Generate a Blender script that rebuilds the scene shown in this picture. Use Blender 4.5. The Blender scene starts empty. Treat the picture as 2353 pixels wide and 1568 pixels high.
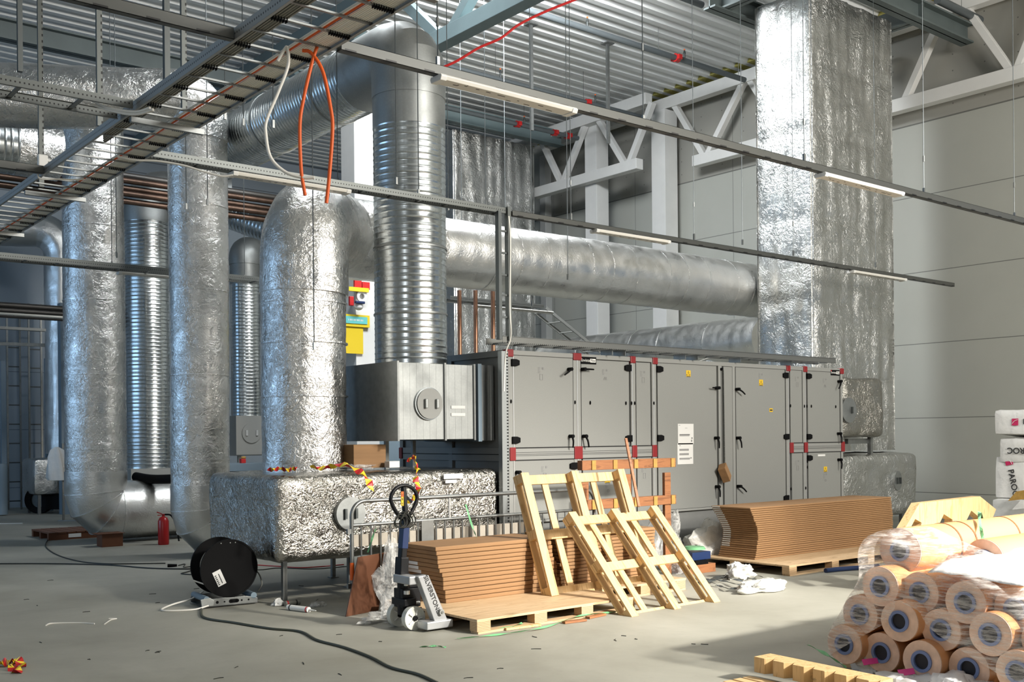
import bpy, math, random
from mathutils import Vector, Matrix, noise
random.seed(7)
C = bpy.context.scene.collection
SC = bpy.context.scene
V = Vector
PI = math.pi

# ------------------------------------------------------------------ camera
CAM_H = 1.6
FPX, CX, CYP, ROLL = 2420.0, 1176.5, 1004.0, -0.0093
ANG = math.atan(2990.0 / 2420.0)
FW = V((math.cos(ANG), math.sin(ANG), 0)); RT = V((math.sin(ANG), -math.cos(ANG), 0)); UP = V((0, 0, 1))
cd = bpy.data.cameras.new('camera'); cam = bpy.data.objects.new('camera', cd); C.objects.link(cam)
cc, ss = math.cos(ROLL), math.sin(ROLL)
rx = RT * cc + UP * ss; ry = UP * cc - RT * ss; rz = -FW
cam.matrix_world = Matrix(((rx.x, ry.x, rz.x, 0), (rx.y, ry.y, rz.y, 0), (rx.z, ry.z, rz.z, CAM_H), (0, 0, 0, 1)))
cd.sensor_width = 36; cd.lens = 36 * FPX / 2353.0; cd.shift_y = (CYP - 784.0) / 2353.0
cd.clip_start = 0.05; cd.clip_end = 200
SC.camera = cam

# ------------------------------------------------------------------ exposure, sky, daylight, sun patch and added fill lights
SC.view_settings.view_transform = 'Standard'; SC.view_settings.look = 'None'
SC.view_settings.gamma = 1; SC.view_settings.use_curve_mapping = False
SC.view_settings.exposure = 0.0
SC.cycles.use_denoising = True
SC.cycles.max_bounces = 7; SC.cycles.diffuse_bounces = 3; SC.cycles.glossy_bounces = 3
SC.cycles.transmission_bounces = 5; SC.cycles.transparent_max_bounces = 16
SC.cycles.caustics_reflective = False; SC.cycles.caustics_refractive = False
SC.cycles.sample_clamp_indirect = 4.0
w = bpy.data.worlds.new('sky'); SC.world = w; w.use_nodes = True
w.node_tree.nodes['Background'].inputs[0].default_value = (0.48, 0.60, 0.74, 1)
w.node_tree.nodes['Background'].inputs[1].default_value = 0.45

def area(name, loc, target, sx, sy, power, col):
    l = bpy.data.lights.new(name, 'AREA'); l.shape = 'RECTANGLE'; l.size = sx; l.size_y = sy
    l.energy = power; l.color = col
    o = bpy.data.objects.new(name, l); C.objects.link(o); o.location = loc
    o.rotation_euler = (V(target) - V(loc)).to_track_quat('-Z', 'Y').to_euler()
    return o
def spot(name, loc, target, power, col, deg, blend, size):
    l = bpy.data.lights.new(name, 'SPOT'); l.energy = power; l.color = col
    l.spot_size = math.radians(deg); l.spot_blend = blend; l.shadow_soft_size = size
    o = bpy.data.objects.new(name, l); C.objects.link(o); o.location = loc
    o.rotation_euler = (V(target) - V(loc)).to_track_quat('-Z', 'Y').to_euler()
    return o
# warm daylight through the high opening behind the camera, to its right
area('gate_daylight', (11.6, -4.6, 5.0), (8.4, 6.0, 1.0), 2.4, 2.0, 1080, (1.0, 0.935, 0.83))
area('ceiling_fill', (9.0, -2.8, 6.2), (13.0, 12.5, 9.5), 3.2, 1.6, 820, (1.0, 0.97, 0.92))  # uplight added inside the room to brighten the roof deck
# low sun on the roll stack
spot('sun_patch', (9.6, -6.6, 7.4), (7.9, 4.3, 0.3), 23000, (1.0, 0.95, 0.86), 33, 1.0, 0.30)
# cold daylight from the left windows; white fills added under the deck
area('left_daylight', (-7.6, 19.0, 4.2), (6.0, 17.5, 2.5), 9.0, 4.4, 360, (0.40, 0.66, 1.0))
area('column_fill', (10.8, 12.2, 9.2), (13.0, 18.0, 2.0), 2.6, 2.0, 1100, (0.95, 0.98, 1.0))  # unseen lamp added below the deck to brighten the column and wall
area('rear_fill', (6.8, 12.2, 9.3), (8.8, 19.5, 0.5), 2.2, 1.8, 420, (0.93, 0.97, 1.0))  # second added lamp, lifts the dim area between the rear ducts
area('front_daylight', (-7.2, -1.5, 5.0), (6.0, 12.0, 2.5), 1.6, 3.4, 150, (0.93, 0.97, 1.0))

# ------------------------------------------------------------------ picture ray helpers (measure a point on a known plane)
def ray(x, y):
    dx, dy = x - CX, y - CYP
    u = cc * dx + ss * dy; v = -ss * dx + cc * dy
    return FW + RT * (u / FPX) - UP * (v / FPX)
ORG = V((0, 0, CAM_H))
def G(x, y, z=0.0):
    r = ray(x, y); return ORG + r * ((z - CAM_H) / r.z)
def PY(x, y, Y):
    r = ray(x, y); return ORG + r * (Y / r.y)
def PX(x, y, X):
    r = ray(x, y); return ORG + r * (X / r.x)
def D(x, y, d): return ORG + ray(x, y) * d

# ------------------------------------------------------------------ materials
def nt_new(name):
    m = bpy.data.materials.new(name); m.use_nodes = True
    nt = m.node_tree; b = nt.nodes['Principled BSDF']
    return m, nt, b
def nd(nt, t, **kw):
    n = nt.nodes.new(t)
    for k, v in kw.items():
        if k.startswith('i_'):
            key = k[2:]
            n.inputs[int(key) if key.isdigit() else key.replace('_', ' ')].default_value = v
        else: setattr(n, k, v)
    return n
def coords(nt, scale=(1, 1, 1), kind='Object', rot=(0, 0, 0)):
    tc = nd(nt, 'ShaderNodeTexCoord'); mp = nd(nt, 'ShaderNodeMapping')
    mp.inputs['Scale'].default_value = scale; mp.inputs['Rotation'].default_value = rot
    nt.links.new(tc.outputs[kind], mp.inputs[0]); return mp.outputs[0]
def mixcol(nt, fac, a, b):
    m = nd(nt, 'ShaderNodeMix', data_type='RGBA')
    for s, v in ((0, fac), (6, a), (7, b)):
        if hasattr(v, 'is_linked'): nt.links.new(v, m.inputs[s])
        elif s == 0: m.inputs[0].default_value = v
        else: m.inputs[s].default_value = (*v, 1) if len(v) == 3 else v
    return m.outputs[2]
def ramp(nt, inp, stops):
    r = nd(nt, 'ShaderNodeValToRGB'); cr = r.color_ramp
    while len(cr.elements) < len(stops): cr.elements.new(0.5)
    for e, (p, c) in zip(cr.elements, stops):
        e.position = p; e.color = (*c, 1) if hasattr(c, '__len__') else (c, c, c, 1)
    nt.links.new(inp, r.inputs[0]); return r.outputs[0]
def noise_t(nt, vec, scale, detail=4, rough=0.5, dist=0.0):
    n = nd(nt, 'ShaderNodeTexNoise'); n.inputs['Scale'].default_value = scale; n.inputs['Detail'].default_value = detail
    n.inputs['Roughness'].default_value = rough; n.inputs['Distortion'].default_value = dist
    nt.links.new(vec, n.inputs['Vector']); return n.outputs['Fac']
def math_n(nt, op, a, b=None):
    m = nd(nt, 'ShaderNodeMath', operation=op)
    for s, v in ((0, a), (1, b)):
        if v is None: continue
        if hasattr(v, 'is_linked'): nt.links.new(v, m.inputs[s])
        else: m.inputs[s].default_value = v
    return m.outputs[0]
def bump(nt, b, h, strength, dist=0.01, prev=None):
    n = nd(nt, 'ShaderNodeBump'); n.inputs['Strength'].default_value = strength; n.inputs['Distance'].default_value = dist
    nt.links.new(h, n.inputs['Height'])
    if prev: nt.links.new(prev, n.inputs['Normal'])
    nt.links.new(n.outputs[0], b.inputs['Normal']); return n.outputs[0]

def plain(name, col, rough=0.5, metal=0.0, vary=0.0, vscale=3.0, bstr=0.0, bscale=60.0, bdist=0.002, spec=None, stretch=(1, 1, 1)):
    m, nt, b = nt_new(name)
    b.inputs['Base Color'].default_value = (*col, 1); b.inputs['Roughness'].default_value = rough
    b.inputs['Metallic'].default_value = metal
    if spec is not None: b.inputs['Specular IOR Level'].default_value = spec
    if vary or bstr:
        vec = coords(nt, stretch)
        if vary:
            n = noise_t(nt, vec, vscale, 5, 0.6)
            c = ramp(nt, n, [(0.3, [x * (1 - vary) for x in col]), (0.7, [min(1, x * (1 + vary)) for x in col])])
            nt.links.new(c, b.inputs['Base Color'])
        if bstr: bump(nt, b, noise_t(nt, vec, bscale, 4), bstr, bdist)
    return m
def foil(name, tint=(0.80, 0.80, 0.785), rough=0.27, wr=0.5, scale=1.0, quilt=0.0):
    m, nt, b = nt_new(name)
    b.inputs['Metallic'].default_value = 1.0
    vec = coords(nt)
    n1 = noise_t(nt, vec, 2.2 * scale, 4, 0.6, 0.4)
    c = ramp(nt, n1, [(0.3, [x * 0.86 for x in tint]), (0.7, tint)]); nt.links.new(c, b.inputs['Base Color'])
    r = ramp(nt, noise_t(nt, vec, 5 * scale, 4), [(0.3, rough * 0.75), (0.75, rough * 1.35)]); nt.links.new(r, b.inputs['Roughness'])
    # sharp creases: ridged noise, strong in patches, faint elsewhere
    patch = ramp(nt, noise_t(nt, vec, 2.4 * scale, 3), [(0.36, 0.35), (0.64, 1.0)])
    def ridge(sc, det, di):
        n = noise_t(nt, vec, sc * scale, det, 0.62, di)
        return math_n(nt, 'POWER', math_n(nt, 'MAXIMUM', math_n(nt, 'SUBTRACT', 1.0, math_n(nt, 'ABSOLUTE', math_n(nt, 'MULTIPLY', math_n(nt, 'SUBTRACT', n, 0.5), 3.6))), 0.0), 2.0)
    p1 = bump(nt, b, noise_t(nt, vec, 4.0 * scale, 2, 0.5, 0.6), wr * 0.12, 0.05)
    p2 = bump(nt, b, math_n(nt, 'MULTIPLY', ridge(8, 3, 1.4), patch), wr * 0.6, 0.012, p1)
    bump(nt, b, math_n(nt, 'MULTIPLY', ridge(22, 3, 1.6), patch), wr * 0.5, 0.006, p2)
    return m
def galv(name, tint=(0.66, 0.69, 0.70), rough=0.33, vary=0.12):
    m, nt, b = nt_new(name)
    b.inputs['Metallic'].default_value = 1.0; vec = coords(nt)
    v = nd(nt, 'ShaderNodeTexVoronoi'); v.inputs['Scale'].default_value = 38; nt.links.new(vec, v.inputs['Vector'])
    c = mixcol(nt, ramp(nt, v.outputs['Distance'], [(0.1, 0.0), (0.6, 1.0)]), tint, [x * (1 - vary) for x in tint]); nt.links.new(c, b.inputs['Base Color'])
    r = ramp(nt, noise_t(nt, vec, 4, 4), [(0.3, rough * 0.8), (0.7, rough * 1.25)]); nt.links.new(r, b.inputs['Roughness'])
    return m
def wood(name, c1, c2, axis=1, rough=0.6, scale=1.0, rnd=0.0, spots=False):
    m, nt, b = nt_new(name); b.inputs['Roughness'].default_value = rough
    s = [9 * scale] * 3; s[axis] = 0.9 * scale; vec = coords(nt, s)
    n = noise_t(nt, vec, 2.2, 5, 0.6, 0.8)
    c = ramp(nt, n, [(0.25, c1), (0.55, c2), (0.62, [x * 0.82 for x in c1]), (0.8, c2)])
    n2 = noise_t(nt, coords(nt), 7, 6, 0.8)
    c = mixcol(nt, ramp(nt, n2, [(0.60, 0.0), (0.68, 0.65)]), c, (0.14, 0.10, 0.06) if spots else [x * 0.7 for x in c1])
    nt.links.new(c, b.inputs['Base Color']); bump(nt, b, n, 0.15, 0.003)
    return m
def layered(name, ca, cb, pitch=0.012, rough=0.7):
    m, nt, b = nt_new(name); b.inputs['Roughness'].default_value = rough
    tc = nd(nt, 'ShaderNodeTexCoord'); sp = nd(nt, 'ShaderNodeSeparateXYZ'); nt.links.new(tc.outputs['Object'], sp.inputs[0])
    z = math_n(nt, 'MULTIPLY', sp.outputs[2], 1 / pitch)
    nn = noise_t(nt, tc.outputs['Object'], 9, 3); z = math_n(nt, 'ADD', z, nn)
    f = math_n(nt, 'FRACT', z)
    c = ramp(nt, f, [(0.35, ca), (0.45, cb), (0.9, cb), (0.98, ca)]); nt.links.new(c, b.inputs['Base Color'])
    return m
def perforated(name, col, ax='xy', pitch=0.045, zc=0.03, hz=0.008, metal=0.6, rough=0.42, slot=0.32):
    m, nt, b = nt_new(name); b.inputs['Roughness'].default_value = rough; b.inputs['Metallic'].default_value = metal
    tc = nd(nt, 'ShaderNodeTexCoord'); sp = nd(nt, 'ShaderNodeSeparateXYZ'); nt.links.new(tc.outputs['Object'], sp.inputs[0])
    if ax == 'xy': a = math_n(nt, 'ADD', sp.outputs[0], sp.outputs[1]); q = sp.outputs[2]
    else: a = sp.outputs[2]; q = math_n(nt, 'ADD', sp.outputs[0], sp.outputs[1])
    f = math_n(nt, 'ABSOLUTE', math_n(nt, 'SUBTRACT', math_n(nt, 'FRACT', math_n(nt, 'MULTIPLY', a, 1 / pitch)), 0.5))
    i1 = math_n(nt, 'LESS_THAN', f, slot)
    if zc is not None:
        i2 = math_n(nt, 'LESS_THAN', math_n(nt, 'ABSOLUTE', math_n(nt, 'SUBTRACT', q, zc)), hz); i1 = math_n(nt, 'MULTIPLY', i1, i2)
    c = mixcol(nt, i1, col, (0.02, 0.02, 0.02)); nt.links.new(c, b.inputs['Base Color'])
    return m
def clearfilm(name, alpha=0.35, col=(0.9, 0.9, 0.88), rough=0.18, stripes=False):
    m, nt, b = nt_new(name)
    b.inputs['Base Color'].default_value = (*col, 1); b.inputs['Roughness'].default_value = rough
    vec = coords(nt, (1, 1, 9) if stripes else (1, 1, 1))
    n = noise_t(nt, vec, 6 if stripes else 9, 6, 0.7, 1.0 if not stripes else 0.2)
    a = ramp(nt, n, [(0.42, alpha * 0.25), (0.62, min(1, alpha * 1.9))]); nt.links.new(a, b.inputs['Alpha'])
    bump(nt, b, n, 0.6, 0.02)
    return m

M = {}
M['foil'] = foil('foil_wrap', tint=(0.78, 0.775, 0.755), rough=0.27, wr=0.75)
M['foil_smooth'] = foil('foil_smooth', tint=(0.80, 0.80, 0.785), rough=0.36, wr=0.3)
M['foil_box'] = foil('foil_quilted', tint=(0.50, 0.485, 0.445), rough=0.20, wr=1.2)
M['foil_riser'] = foil('foil_riser', tint=(0.68, 0.685, 0.67), rough=0.33, wr=1.0, scale=0.8)
M['foil_tape'] = foil('foil_tape', tint=(0.86, 0.86, 0.85), rough=0.20, wr=0.6, scale=1.6)
M['galv'] = galv('galvanised_duct', (0.62, 0.66, 0.67), 0.24)
M['galv_dark'] = galv('galvanised_plain', (0.36, 0.375, 0.37), 0.50, 0.06)
M['steel'] = plain('zinc_steel', (0.24, 0.25, 0.245), 0.4, 0.8, 0.12, 12)
M['steel_dark'] = plain('dark_steel', (0.10, 0.11, 0.11), 0.45, 0.7)
M['rod'] = plain('zinc_rod', (0.13, 0.145, 0.15), 0.4, 0.7)
M['beam'] = plain('grey_green_beam_paint', (0.16, 0.215, 0.225), 0.5, 0.1, 0.08, 2)
M['beam_dark'] = plain('dark_beam_paint', (0.10, 0.125, 0.125), 0.5, 0.1, 0.1, 2)
M['white'] = plain('white_paint', (0.78, 0.78, 0.76), 0.55, 0, 0.04, 2)
M['white_plastic'] = plain('white_plastic', (0.80, 0.80, 0.77), 0.4)
M['lamp'] = plain('lamp_housing', (0.78, 0.76, 0.70), 0.35)
M['black'] = plain('black_plastic', (0.003, 0.003, 0.0035), 0.6, spec=0.12)
M['black_paint'] = plain('black_paint', (0.005, 0.0055, 0.007), 0.4, spec=0.3)
M['blue_wrap'] = plain('blue_wrap', (0.012, 0.03, 0.10), 0.35)
M['plank'] = plain('weathered_plank', (0.40, 0.36, 0.30), 0.7, 0, 0.15, 6)
M['red'] = plain('red_corner_plastic', (0.24, 0.012, 0.015), 0.45)
M['red_bright'] = plain('red_paint', (0.55, 0.02, 0.02), 0.4)
M['ahu'] = plain('grey_panel_paint', (0.275, 0.28, 0.265), 0.55, 0.15, 0.03, 90, 0.08, 300)
M['ahu_frame'] = plain('light_aluminium', (0.30, 0.305, 0.29), 0.5, 0.1)
M['ahu_edge'] = plain('bright_aluminium_edge', (0.80, 0.81, 0.80), 0.3, 0.6)
M['gasket'] = plain('black_gasket', (0.015, 0.015, 0.015), 0.7)
M['ahu_base'] = plain('dark_base_paint', (0.20, 0.205, 0.20), 0.6, 0.1, 0.06, 6)
M['paper'] = plain('white_paper', (0.74, 0.74, 0.72), 0.7)
M['ink'] = plain('dark_ink', (0.03, 0.03, 0.03), 0.7)
M['grey_ink'] = plain('grey_print', (0.22, 0.22, 0.22), 0.7)
M['yellow'] = plain('yellow_sticker', (0.78, 0.50, 0.02), 0.5)
M['orange'] = plain('orange_cable', (0.80, 0.12, 0.01), 0.45)
M['orange_paint'] = plain('orange_reflector', (0.85, 0.14, 0.02), 0.4)
M['card'] = plain('brown_cardboard', (0.29, 0.16, 0.07), 0.75, 0, 0.12, 3.0, 0.1, 40, stretch=(0.4, 3, 6))
M['card_edge'] = plain('cardboard_edge', (0.48, 0.26, 0.12), 0.8, 0, 0.15, 20)
M['card_dark'] = plain('hardboard_panel', (0.12, 0.042, 0.016), 0.55, 0, 0.12, 2)
M['pine'] = wood('pale_pine', (0.60, 0.38, 0.16), (0.70, 0.49, 0.245), 2, spots=True)
M['pine_y'] = wood('pale_pine_long', (0.60, 0.38, 0.16), (0.70, 0.50, 0.26), 1, spots=True)
M['ply'] = wood('plywood_deck', (0.50, 0.33, 0.18), (0.62, 0.45, 0.27), 0)
M['block'] = layered('laminated_block', (0.30, 0.17, 0.08), (0.66, 0.47, 0.27), 0.012)
M['redwood'] = wood('reddish_timber', (0.22, 0.085, 0.033), (0.33, 0.135, 0.052), 0)
M['endgrain'] = plain('yellow_end_grain', (0.42, 0.25, 0.06), 0.7, 0, 0.15, 20)
M['copper'] = plain('copper_pipe', (0.36, 0.19, 0.12), 0.38, 0.9, 0.3, 5)
M['copper_dull'] = plain('dull_copper_pipe', (0.11, 0.07, 0.052), 0.42, 0.8, 0.3, 5)
M['pipe_dark'] = plain('dark_steel_pipe', (0.09, 0.085, 0.08), 0.4, 0.5)
M['sprinkler'] = plain('grey_sprinkler_pipe', (0.13, 0.15, 0.16), 0.45, 0.4)
M['cable_black'] = plain('black_cable', (0.02, 0.022, 0.018), 0.5)
M['cable_dark'] = plain('dark_green_cable', (0.055, 0.06, 0.04), 0.5)
M['cable_grey'] = plain('grey_cable', (0.24, 0.24, 0.21), 0.5)
M['cable_white'] = plain('white_cable', (0.84, 0.82, 0.76), 0.45)
M['green_strap'] = plain('green_strap', (0.16, 0.42, 0.20), 0.4)
M['crimson'] = plain('crimson_logo', (0.50, 0.02, 0.10), 0.5)
M['pink'] = plain('magenta_print', (0.75, 0.06, 0.30), 0.5)
M['bag'] = plain('white_sack', (0.74, 0.74, 0.72), 0.45, 0, 0.05, 3, 0.35, 9, 0.03)
M['litter'] = plain('grey_white_sheet', (0.55, 0.55, 0.52), 0.4, 0, 0.1, 6, 0.5, 14, 0.03)
M['pl_white'] = plain('white_sheet', (0.84, 0.84, 0.85), 0.35, 0, 0.0, 6, 0.4, 8, 0.03)
M['film'] = clearfilm('clear_film', 0.27)
M['stretch'] = clearfilm('stretch_film', 0.27, (0.95, 0.9, 0.86), 0.2, True)
M['roll'] = plain('tan_roll_face', (0.76, 0.52, 0.39), 0.55, 0, 0.16, 14, 0.3, 30, 0.004)
M['roll_side'] = plain('orange_roll_side', (0.72, 0.36, 0.16), 0.4, 0, 0.05, 2)
M['roll_band'] = plain('brown_band', (0.22, 0.09, 0.04), 0.5)
M['core_blue'] = plain('blue_core_ring', (0.16, 0.22, 0.42), 0.45)
M['core_dark'] = plain('dark_core', (0.012, 0.013, 0.02), 0.6)
M['jack_silver'] = plain('silver_paint', (0.42, 0.43, 0.44), 0.38, 0.4, 0.06, 8)
M['wheel'] = plain('nylon_wheel', (0.66, 0.66, 0.60), 0.4)
M['mineral'] = plain('yellow_mineral_wool', (0.40, 0.36, 0.10), 0.9, 0, 0.3, 20)
M['extinguisher'] = plain('extinguisher_red', (0.40, 0.010, 0.012), 0.3)
M['bluegrey'] = plain('blue_grey_paint', (0.20, 0.27, 0.33), 0.5)
M['tape_yellow'] = plain('barrier_tape_yellow', (0.85, 0.62, 0.03), 0.45)
M['cyan'] = plain('cyan_sign', (0.16, 0.60, 0.60), 0.5)
M['perf'] = perforated('perforated_tray', (0.13, 0.14, 0.135), pitch=0.03, slot=0.17, hz=0.006)
M['perf_light'] = perforated('perforated_main_rail', (0.36, 0.37, 0.365), pitch=0.03, slot=0.17, hz=0.006, zc=0.035)
M['perf2'] = perforated('perforated_edge', (0.19, 0.195, 0.185), pitch=0.03, zc=0.03, hz=0.008, slot=0.2)
M['perf_v'] = perforated('perforated_upright', (0.12, 0.13, 0.125), 'z', 0.06, 0.0, 0.008, slot=0.2)
M['rail'] = perforated('slotted_rail', (0.085, 0.088, 0.082), pitch=0.30, zc=0.004, hz=0.01, slot=0.14, metal=0.4)
M['mesh_tray'] = perforated('pierced_tray', (0.34, 0.36, 0.36), 'z', 0.035, 0.0, 0.012, slot=0.22)

# concrete floor
m, nt, b = nt_new('concrete_floor'); vec = coords(nt)
n1 = noise_t(nt, vec, 0.55, 6, 0.62, 0.3); n2 = noise_t(nt, vec, 7, 8, 0.7); n3 = noise_t(nt, vec, 60, 3, 0.6)
c = ramp(nt, n1, [(0.3, (0.27, 0.262, 0.215)), (0.7, (0.41, 0.40, 0.345))])
c = mixcol(nt, ramp(nt, n2, [(0.55, 0.0), (0.72, 0.35)]), c, (0.27, 0.26, 0.23))
c = mixcol(nt, ramp(nt, n3, [(0.66, 0.0), (0.75, 0.30)]), c, (0.20, 0.19, 0.17))
nt.links.new(c, b.inputs['Base Color']); b.inputs['Roughness'].default_value = 0.62
bump(nt, b, n2, 0.12, 0.01); M['floor'] = m
# wall panels: joints at fixed heights and cement board band up high
def wallmat(name, col, top, vert=0.0, zs=(0.48, 1.88, 3.28, 4.63, 6.07, 7.44)):
    m, nt, b = nt_new(name); b.inputs['Roughness'].default_value = 0.6
    tc = nd(nt, 'ShaderNodeTexCoord'); sp = nd(nt, 'ShaderNodeSeparateXYZ'); nt.links.new(tc.outputs['Object'], sp.inputs[0])
    n = noise_t(nt, tc.outputs['Object'], 1.2, 4)
    c = ramp(nt, n, [(0.3, [x * 0.95 for x in col]), (0.7, col)])
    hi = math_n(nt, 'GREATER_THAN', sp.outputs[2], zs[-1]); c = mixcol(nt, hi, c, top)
    j = None
    for i, z in enumerate(zs):
        a = math_n(nt, 'LESS_THAN', math_n(nt, 'ABSOLUTE', math_n(nt, 'SUBTRACT', sp.outputs[2], z)), 0.014 if i == len(zs) - 1 else 0.007)
        j = a if j is None else math_n(nt, 'MAXIMUM', j, a)
    fy = math_n(nt, 'FRACT', math_n(nt, 'MULTIPLY', sp.outputs[1], 1 / 3.0)); vj = math_n(nt, 'LESS_THAN', fy, 0.004)
    if vert: j = math_n(nt, 'MAXIMUM', j, math_n(nt, 'MULTIPLY', vj, math_n(nt, 'GREATER_THAN', sp.outputs[1], 11.5)))
    # screw heads in the upper boards
    gy = math_n(nt, 'ABSOLUTE', math_n(nt, 'SUBTRACT', math_n(nt, 'FRACT', math_n(nt, 'MULTIPLY', sp.outputs[1], 1 / 0.6)), 0.5))
    gz = math_n(nt, 'ABSOLUTE', math_n(nt, 'SUBTRACT', math_n(nt, 'FRACT', math_n(nt, 'MULTIPLY', sp.outputs[2], 1 / 0.3)), 0.5))
    d = math_n(nt, 'MULTIPLY', math_n(nt, 'MULTIPLY', math_n(nt, 'LESS_THAN', gy, 0.02), math_n(nt, 'LESS_THAN', gz, 0.04)), hi)
    j = math_n(nt, 'MAXIMUM', j, d)
    c = mixcol(nt, j, c, [x * 0.35 for x in col]); nt.links.new(c, b.inputs['Base Color'])
    return m
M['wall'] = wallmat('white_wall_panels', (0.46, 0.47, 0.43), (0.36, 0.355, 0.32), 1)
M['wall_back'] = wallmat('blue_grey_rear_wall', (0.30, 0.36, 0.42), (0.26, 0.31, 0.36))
M['wall_plain'] = plain('grey_wall', (0.42, 0.43, 0.42), 0.7, 0, 0.05, 1)
M['deck'] = plain('zinc_roof_deck', (0.88, 0.90, 0.90), 0.45, 0.08, 0.05, 1.0)

# ------------------------------------------------------------------ mesh building
WL = {}
class MB:
    def __init__(s): s.v = []; s.f = []; s.mi = []; s.cur = 0; s.M = Matrix.Identity(4)
    def add(s, vs, fs):
        o = len(s.v); s.v += [s.M @ V(p) for p in vs]; s.f += [tuple(o + i for i in f) for f in fs]; s.mi += [s.cur] * len(fs); return s
    def box(s, x0, x1, y0, y1, z0, z1):
        return s.add([(x0, y0, z0), (x1, y0, z0), (x1, y1, z0), (x0, y1, z0), (x0, y0, z1), (x1, y0, z1), (x1, y1, z1), (x0, y1, z1)],
                     [(0, 3, 2, 1), (4, 5, 6, 7), (0, 1, 5, 4), (1, 2, 6, 5), (2, 3, 7, 6), (3, 0, 4, 7)])
    def cbox(s, x, y, z, sx, sy, sz): return s.box(x - sx / 2, x + sx / 2, y - sy / 2, y + sy / 2, z - sz / 2, z + sz / 2)
    def beam(s, p, q, w, h, up=(0, 0, 1)):
        p, q = V(p), V(q); d = (q - p).normalized(); u = V(up)
        if abs(d.dot(u)) > 0.99: u = V((1, 0, 0))
        r = d.cross(u).normalized() * (w / 2); t = r.cross(d).normalized() * (h / 2)
        vs = [p - r - t, p + r - t, p + r + t, p - r + t, q - r - t, q + r - t, q + r + t, q - r + t]
        return s.add(vs, [(0, 1, 2, 3), (7, 6, 5, 4), (0, 4, 5, 1), (1, 5, 6, 2), (2, 6, 7, 3), (3, 7, 4, 0)])
    def tube(s, pts, r, n=10, caps=True, rf=None, closed=False, dn=0.0, seed=0.0, dsc=2.0):
        pts = [V(p) for p in pts]; N = len(pts); rings = []
        t0 = (pts[1] - pts[0]).normalized(); a = V((0, 0, 1)) if abs(t0.z) < 0.9 else V((1, 0, 0))
        u = t0.cross(a).normalized(); S = 0.0; vs = []
        for i, p in enumerate(pts):
            t = (pts[min(i + 1, N - 1)] - pts[max(i - 1, 0)]).normalized()
            u = (u - t * u.dot(t)).normalized(); w = t.cross(u)
            if i: S += (p - pts[i - 1]).length
            R = r if rf is None else rf(S, i)
            for k in range(n):
                th = 2 * PI * k / n; dr = u * math.cos(th) + w * math.sin(th); q = p + dr * R
                if dn: q = q + dr * dn * (noise.noise(V((math.cos(th) * 1.9 + seed, math.sin(th) * 1.9, S * .45))) + .45 * noise.noise(V((math.cos(th) * 6 + seed, math.sin(th) * 6, S * 1.3))))
                vs.append(q)
        fs = []
        for i in range(N - 1):
            for k in range(n):
                a0, b0 = i * n + k, i * n + (k + 1) % n; fs.append((a0, b0, b0 + n, a0 + n))
        if closed:
            for k in range(n):
                a0, b0 = (N - 1) * n + k, (N - 1) * n + (k + 1) % n; fs.append((a0, b0, (k + 1) % n, k))
        elif caps: fs.append(tuple(range(n))[::-1]); fs.append(tuple((N - 1) * n + k for k in range(n)))
        return s.add(vs, fs)
    def cyl(s, p, q, r, n=16, r2=None):
        p, q = V(p), V(q); return s.tube([p, q], r, n, rf=(None if r2 is None else (lambda S, i: r if i == 0 else r2)))
    def ring(s, c, ax, ro, ri, w, n=32):
        c, ax = V(c), V(ax).normalized()
        if ri <= 0: return s.cyl(c - ax * w / 2, c + ax * w / 2, ro, n)
        a = V((0, 0, 1)) if abs(ax.z) < 0.9 else V((1, 0, 0)); u = ax.cross(a).normalized(); v = ax.cross(u)
        vs = []
        for k in range(n):
            d = u * math.cos(2 * PI * k / n) + v * math.sin(2 * PI * k / n)
            vs += [c + d * ro - ax * w / 2, c + d * ro + ax * w / 2, c + d * ri + ax * w / 2, c + d * ri - ax * w / 2]
        fs = []
        for k in range(n):
            j = (k + 1) % n
            for q in range(4): fs.append((4 * k + q, 4 * j + q, 4 * j + (q + 1) % 4, 4 * k + (q + 1) % 4))
        return s.add(vs, fs)
    def prism(s, poly, d):
        n = len(poly); d = V(d); P = [V(p) for p in poly]
        return s.add(P + [p + d for p in P], [tuple(range(n))[::-1], tuple(range(n, 2 * n))] + [(i, (i + 1) % n, n + (i + 1) % n, n + i) for i in range(n)])
    def quad(s, a, b, c, d): return s.add([a, b, c, d], [(0, 1, 2, 3)])
    def sphere(s, c, r, n=12, sc=(1, 1, 1)):
        c = V(c); vs = []; m = n // 2
        for i in range(m + 1):
            ph = PI * i / m
            for k in range(n):
                th = 2 * PI * k / n; vs.append(c + V((r * sc[0] * math.sin(ph) * math.cos(th), r * sc[1] * math.sin(ph) * math.sin(th), r * sc[2] * math.cos(ph))))
        fs = []
        for i in range(m):
            for k in range(n): fs.append((i * n + k, i * n + (k + 1) % n, (i + 1) * n + (k + 1) % n, (i + 1) * n + k))
        return s.add(vs, fs)
    def build(s, name, mat, parent=None, smooth=None, bev=0.0, origin=None):
        if parent is None:
            if origin is None:
                xs = [p.x for p in s.v]; ys = [p.y for p in s.v]; zs = [p.z for p in s.v]
                origin = V(((min(xs) + max(xs)) / 2, (min(ys) + max(ys)) / 2, min(zs)))
            o0 = V(origin)
        else: o0 = WL[parent.name]
        me = bpy.data.meshes.new(name); me.from_pydata([tuple(p - o0) for p in s.v], [], s.f)
        for q in (mat if isinstance(mat, (list, tuple)) else [mat]): me.materials.append(M[q] if isinstance(q, str) else q)
        if any(s.mi): me.polygons.foreach_set('material_index', s.mi)
        me.validate(); me.update()
        import bmesh
        bm = bmesh.new(); bm.from_mesh(me); bmesh.ops.recalc_face_normals(bm, faces=bm.faces); bm.to_mesh(me); bm.free()
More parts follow.
